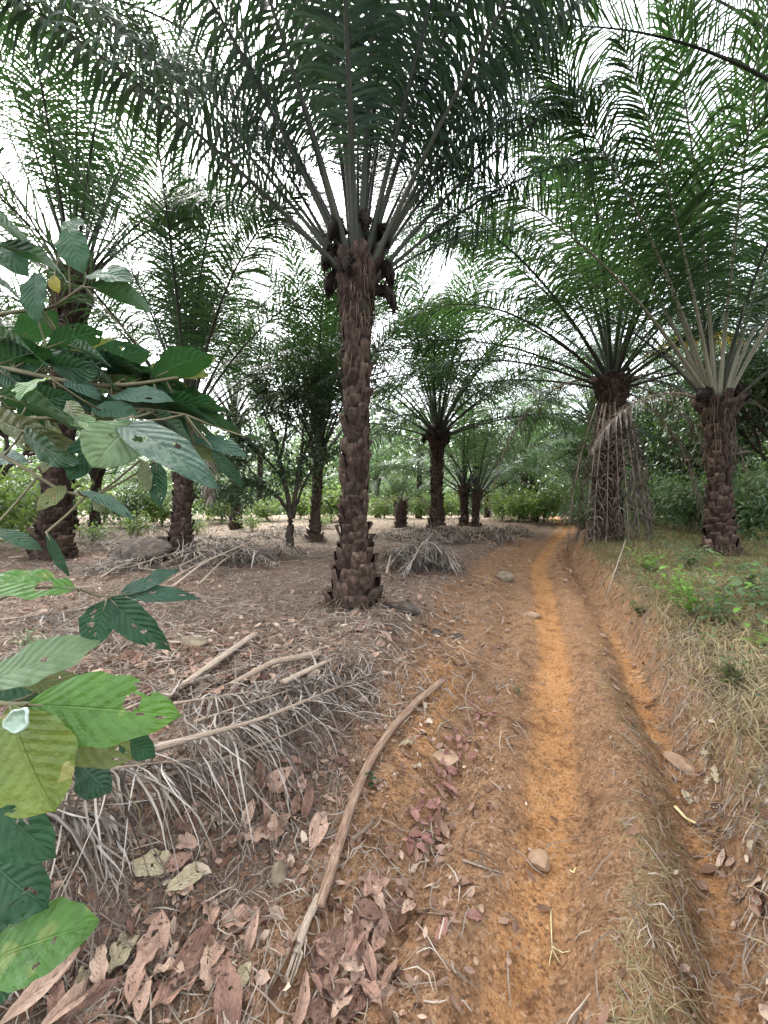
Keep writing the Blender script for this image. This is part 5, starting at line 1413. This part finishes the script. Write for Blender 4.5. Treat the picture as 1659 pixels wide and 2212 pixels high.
stone('rounded yellowish stone left of the track near the frond heap', 1090, 1253, .14, 'stone', 5, .3, (1.15, .9, .75), yaw=.2)
stone('low flat stone in the middle of the track', 1147, 1330, .09, 'stone_tan', 6, .42, (1.2, .8, .5))
stone('small dark stone left of the litter rut', 940, 1370, .06, 'stone_dark', 7, .3, (1.1, .8, .7), sharp=.6)
stone('brown stone half sunk beside the left rut', 988, 1378, .055, 'stone_dark', 8, .3, (1.1, .8, .7))
stone('large dark boulder left of the palm with hanging dead frond', 310, 1215, .5, 'stone_dark', 9, .32, (1.05, .8, .75), 'boulder', sharp=.4)
stone('smaller dark boulder behind the larger one', 345, 1195, .36, 'stone_dark', 10, .3, (1.0, .8, .7), 'boulder')
stone('mossy stone on the floor behind the small holed leaves', 420, 1395, .10, 'stone', 11, .35, (1.2, .9, .6))
stone('dark stone at the right foot of the tall palm', 870, 1318, .17, 'stone_dark', 12, .38, (1.3, .9, .5))
stone('upright oval pebble on the bank slope below the draped leaflets', 605, 1905, .038, 'stone', 13, .2, (.8, .8, 1.3))
stone('pale embedded stone at the foot of the right bank', 1478, 1655, .085, 'stone_tan', 14, .4, (.8, 1.3, .45), yaw=.4)
stone('small round pebble low on the track', 1028, 2078, .012, 'stone_tan', 15, .25)
stone('small oval pebble left on the track', 1040, 1965, .013, 'stone_tan', 16, .25, (.8, 1.2, .7))
stone('flat clay lump in the left rut', 960, 1925 - 285, .075, 'stone_tan', 17, .4, (1.1, 1, .4))

# ------------------------------------------------------------------ individual dry leaves
rv = np.random.default_rng(170)
def dry_proto(mat, L, W, sag, cup, hol, wavy=.06, rag=.12, shape=.5):
    return blade('dry_leaf', (-L / 2, 0, 0), (L / 2, 0, 0), W, (0, 0, 1), M[mat], rv, sag, cup, rholes(rv, hol, .07), .5, wavy, shape, 13, 24, rag)
DP = {'brown': [dry_proto('dry_leaf', .2, .075, .15, .9, 2, .14, .1, .4), dry_proto('dry_leaf', .2, .06, -.16, 1.4, 0, .1, .08, .55), dry_proto('dry_leaf', .2, .095, .02, .1, 6, .16, .3, .6), dry_proto('dry_leaf', .2, .085, -.2, -.9, 2, .1, .2, .45), dry_proto('dry_leaf', .2, .085, .08, .5, 2), dry_proto('dry_leaf', .2, .07, -.10, -.6, 3), dry_proto('dry_leaf', .2, .09, .04, .25, 4, .1), dry_proto('dry_leaf', .2, .05, .12, 1.1, 1), dry_proto('dry_leaf', .2, .08, -.05, .9, 1, .12), dry_proto('dry_leaf', .2, .1, .06, -.3, 5, .1, .2)],
      'pale': [dry_proto('dry_leaf_pale', .2, .1, .06, .4, 2, .1, .25), dry_proto('dry_leaf_pale', .2, .09, -.06, -.5, 3, .12, .25), dry_proto('dry_leaf_pale', .2, .08, .1, .7, 2, .08, .2)],
      'red': [dry_proto('dry_leaf_red', .2, .1, .08, .3, 0, .05, .05), dry_proto('dry_leaf_red', .2, .09, -.06, -.4, 0, .07, .05), dry_proto('dry_leaf_red', .2, .08, .1, .7, 1, .07, .05)]}
def dry(kind, px, py, L, ang, label, group, tilt=.25, h=.006, idx=None):
    g = ground(px, py)
    n = normal_at(np.array([g[0]]), np.array([g[1]]))[0]
    n = Vector(nrm(n + rv.normal(0, tilt, 3) * [1, 1, .2]))
    me = DP[kind][int(rv.integers(len(DP[kind]))) if idx is None else idx]
    q = n.to_track_quat('Z', 'Y')
    from mathutils import Quaternion
    q = q @ Quaternion((0, 0, 1), R(ang) - (q.to_euler().z))
    o = obj('dry_leaf', me, None, g + np.array(n) * (h + L * .04), (0, 0, 0), L / .2)
    o.rotation_euler = q.to_euler()
    return tag(o, label, 'dry leaf', group)
# hand placed big ones  (kind, px, py, length, angle, label)
for a in [
 ('brown', 600, 1690, .2, 35, 'long pink brown leaf below the end of the draped leaflets', 4), ('brown', 662, 1745, .2, 88, 'upright folded orange brown leaf beside the curved stalk', 7), ('brown', 620, 1775, .17, 60, 'broad holed pale brown leaf left of the upright folded leaf', 9),
 ('brown', 685, 1800, .2, 80, 'broad brown leaf against the curved stalk', 4), ('brown', 655, 1880, .2, 75, 'long reddish leaf with one round hole by the broken stalk', 5), ('brown', 720, 1870, .17, 80, 'tan leaf leaning on the lower end of the curved stalk', 8),
 ('brown', 810, 1915, .2, 60, 'large pale tan leaf on top of the leaf drift in the left rut', 6), ('brown', 770, 2010, .2, 45, 'broad tan leaf under the large pale one in the drift', 9), ('brown', 520, 1990, .17, 15, 'pink brown leaf with saw edge in the middle of the bank slope', 8),
 ('brown', 300, 1960, .19, 110, 'large grey brown leaf hanging at the edge of the dark bank', 5), ('pale', 330, 1870, .17, 20, 'cream crumpled leaf under the draped leaflets', None), ('pale', 400, 1900, .17, 50, 'second cream crumpled leaf right of the first', None), ('brown', 380, 1925, .17, -10, 'curled grey brown leaf under the cream ones', 8),
 ('brown', 340, 2045, .19, 110, 'pinkish flat leaf at the bottom with dark eye hole at its tip', 6), ('brown', 420, 2060, .2, 55, 'broad pinkish leaf right of the eye holed leaf', 4), ('brown', 500, 2160, .19, 115, 'ribbed grey brown leaf near the bottom edge', 4), ('brown', 385, 2140, .2, 60, 'tan leaf at the bottom between two ribbed leaves', 8),
 ('brown', 90, 2130, .2, 60, 'curled brown leaf at the bottom left corner', 7), ('brown', 40, 2090, .18, 20, 'orange brown leaf under the bright leaf at the left corner', 8), ('brown', 140, 2190, .2, 70, 'dark folded leaf at the bottom left edge', 7), ('pale', 165, 2125, .11, 100, 'pale green grey leaf in the bottom left straw', None),
 ('pale', 515, 2120, .1, 70, 'small cream leaf in the bottom leaf pile', None), ('brown', 545, 2020, .14, 85, 'narrow dark brown leaf standing on the slope', 7), ('pale', 880, 1615, .13, 20, 'pale torn leaf right of the curved stalk', None), ('pale', 900, 1655, .1, 60, 'grey torn leaf in the left rut', None), 
 ('brown', 740, 1650, .13, 10, 'pale pink leaf left of the curved stalk', 6), ('brown', 1640, 1880, .2, 20, 'large curled brown leaf at the right edge of the bank foot', 5), ('brown', 1650, 1960, .18, 60, 'second curled brown leaf at the right edge', 8), ('brown', 1605, 1930, .14, -10, 'brown leaf at the foot of the right bank', 5),
 ('brown', 700, 2060, .19, 30, 'tan leaf low in the drift right of the broken stalk', 6), ('brown', 735, 2120, .18, 70, 'mauve brown leaf low in the drift', 5), ('brown', 790, 2080, .17, 120, 'mauve folded leaf on the right side of the drift', 7), ('brown', 830, 1990, .16, 40, 'mauve curled leaf at the top right of the drift', 5), ('brown', 860, 1960, .13, 10, 'small pink leaf right of the drift', 8),
 ('red', 1020, 1985, .08, 0, 'single pink leaf lying flat on the left of the track', None), ('red', 955, 2010, .09, 50, 'pink leaf near the drift on the track side', None), ('pale', 925, 2050, .05, 30, 'tiny cream leaf below the pink leaf', None),
 ('brown', 640, 2170, .16, 90, 'dark leaf at the bottom middle', 7), ('brown', 250, 2100, .2, 80, 'brown leaf between the bottom left straw and the eye holed leaf', 5), ('pale', 265, 2060, .15, 95, 'olive grey leaf left of the eye holed leaf', None), ('brown', 210, 2170, .19, 40, 'purple brown leaf on the bottom edge', 8), ('brown', 450, 1975, .15, 120, 'brown leaf beside the saw edged leaf', 8),
 ('brown', 570, 1760, .14, 130, 'brown leaf under the tips of the draped leaflets', 7), ('brown', 400, 1785, .15, 30, 'orange brown leaf in the draped leaflets', 4), ('pale', 470, 1770, .12, 10, 'yellow grey leaf in the draped leaflets', None), ('brown', 630, 1650, .14, 20, 'brown leaf on the bank top right of the fronds', 7),
]:
    dry(a[0], a[1], a[2], a[3], a[4], a[5], None, .32, .008, a[6])
# groups of leaves that nothing tells apart
def drift(kind, pts, n, size, spread, label, group):
    P = np.asarray(pts, float)
    for i in range(n):
        f = rv.random() * (len(P) - 1); k = min(int(f), len(P) - 2)
        p = P[k] + (P[k + 1] - P[k]) * (f - k) + rv.normal(0, 1, 2) * spread
        py = float(np.clip(p[1], 1190, 2205))
        dry(kind, float(p[0]), py, rv.uniform(*size), rv.uniform(0, 360), label, group, .4, .008 + .02 * rv.random())
drift('red', [(1060, 1530), (1010, 1590), (960, 1700), (925, 1770), (900, 1840)], 62, (.05, .09), (20, 16), 'small pinkish red leaf in the drift along the left rut', 'pinkish leaves in the left rut')
drift('brown', [(850, 1900), (800, 2000), (760, 2100), (740, 2190)], 34, (.07, .16), (38, 25), 'mauve brown leaf in the drift at the bottom of the left rut', 'brown leaves in the left rut drift')
drift('brown', [(160, 1455), (280, 1430), (380, 1420), (480, 1480), (620, 1490)], 46, (.10, .2), (50, 16), 'pale pink brown leaf lying in the straw behind the low sapling', 'leaves in the straw behind the low sapling')
drift('brown', [(120, 2150), (300, 2090), (450, 2090), (600, 2130)], 20, (.08, .17), (80, 50), 'brown leaf in the deep litter at the bottom left', 'leaves of the bottom left litter')
drift('brown', [(330, 1850), (480, 1800), (620, 1740), (740, 1700)], 26, (.07, .15), (60, 40), 'brown leaf on the bank slope under the draped leaflets', 'leaves on the bank slope')
drift('brown', [(560, 1300), (700, 1380), (850, 1420), (600, 1420)], 34, (.08, .15), (90, 40), 'small brown leaf scattered on the floor before the tall palm', 'leaves on the floor before the tall palm')
drift('brown', [(1195, 1200), (1235, 1260), (1230, 1210)], 24, (.09, .14), (16, 20), 'brown leaf in the litter right of the track bend', 'leaves at the track bend')
drift('brown', [(560, 1195), (640, 1195), (720, 1190)], 26, (.1, .16), (40, 8), 'reddish brown leaf under the small dark tree', 'leaves under the small dark tree')
drift('pale', [(1450, 1600), (1560, 1750), (1630, 1850)], 10, (.04, .1), (40, 40), 'dry pale leaf at the right bank foot', 'leaves at the right bank foot')

# ------------------------------------------------------------------ weeds and seedlings near the track
def herb(label, loc, rng, stems, hgt, leaf, mat, wid=.4, group='weeds on the right bank', nl=9, asp=.5, name='weed_plant'):
    root = empty(name, loc, label, 'weed', group)
    bs = MB(); b = MB()
    for i in range(stems):
        a = rng.random() * 6.28; sp = hgt * wid * rng.uniform(.2, 1)
        t = np.linspace(0, 1, 10)
        h = hgt * rng.uniform(.6, 1.05)
        P = np.stack([math.cos(a) * sp * t ** 1.3, math.sin(a) * sp * t ** 1.3, h * t - .03], 1)
        add_tube(bs, P, np.linspace(.0045, .002, 10), 5, 1, 0, .4)
        for j in range(nl):
            q = .25 + .75 * j / (nl - 1)
            p = np.array([np.interp(q, t, P[:, k]) for k in range(3)])
            aa = a + j * 2.4 + rng.normal(0, .4)
            L = leaf * rng.uniform(.7, 1.2) * (1 - .3 * q)
            d = np.array([math.cos(aa), math.sin(aa), rng.uniform(-.25, .5)])
            bl = blade('leaf', p, p + nrm(d) * L, L * asp, (0, 0, 1), mat, rng, .1, .25, (), rng.random(), .04, .45, 5, 8)
            V = np.zeros(len(bl.vertices) * 3, np.float32); bl.vertices.foreach_get('co', V)
            tn = np.zeros(len(bl.vertices), np.float32); bl.attributes['tint'].data.foreach_get('value', tn)
            lp = np.zeros(len(bl.loops), np.int32); bl.loops.foreach_get('vertex_index', lp)
            b.add(V.reshape(-1, 3), lp.reshape(-1, 4), 0, tn)
            bpy.data.meshes.remove(bl)
    obj('stem', bs.mesh('stem', [M['stem']]), root)
    obj('foliage', b.mesh('foliage', [mat]), root)
    return root
rh = np.random.default_rng(180)
herb('bright green leafy weed standing tallest in the right bank grass', ground(1495, 1335), rh, 9, .6, .13, M['weed'], .75, nl=10, asp=.42)
herb('bright green weed touching the left side of the tallest bank weed', ground(1465, 1300), rh, 5, .45, .11, M['weed'], .7, asp=.42)
herb('pale leafed weed right of the tallest bank weed', ground(1545, 1345), rh, 6, .36, .12, M['broad_pale'], .7)
herb('lime leaf weed cut by the right edge', ground(1650, 1400), rh, 4, .34, .15, M['weed'], .7, nl=5, asp=.4)
herb('pale leafed weed at the foot of the ringed palm', ground(1490, 1230), rh, 6, .4, .16, M['broad_pale'], .9)
herb('broad pale leafed weed at the right edge below the ringed palm', ground(1620, 1290), rh, 7, .5, .16, M['broad_pale'], .8)
herb('pale weed at the right edge behind the lime leaf weed', ground(1655, 1320), rh, 6, .5, .15, M['broad_pale'], .8)
herb('fern like green weed in front of the skirted palm', ground(1400, 1235), rh, 10, .35, .12, M['under_plain'] if 'under_plain' in M else M['weed'], 1.0)
herb('small green weed near the edge of the bank', ground(1385, 1330), rh, 6, .22, .08, M['broad_olive'], .9)
herb('small green weed low on the right bank', ground(1590, 1480), rh, 6, .22, .08, M['broad_olive'], .9)
herb('tiny green weed in the straw by the left edge', ground(60, 1400), rh, 5, .2, .06, M['broad_bright'], .9, group=None)
herb('seedling with three leaves by the curved stalk', ground(800, 1690), rh, 2, .12, .06, M['broad_dark'], .6, group=None, nl=3)
herb('tiny grass green seedling on the litter rut edge', ground(1118, 1500), rh, 5, .1, .06, M['broad_bright'], .5, group=None, nl=3, asp=.2)
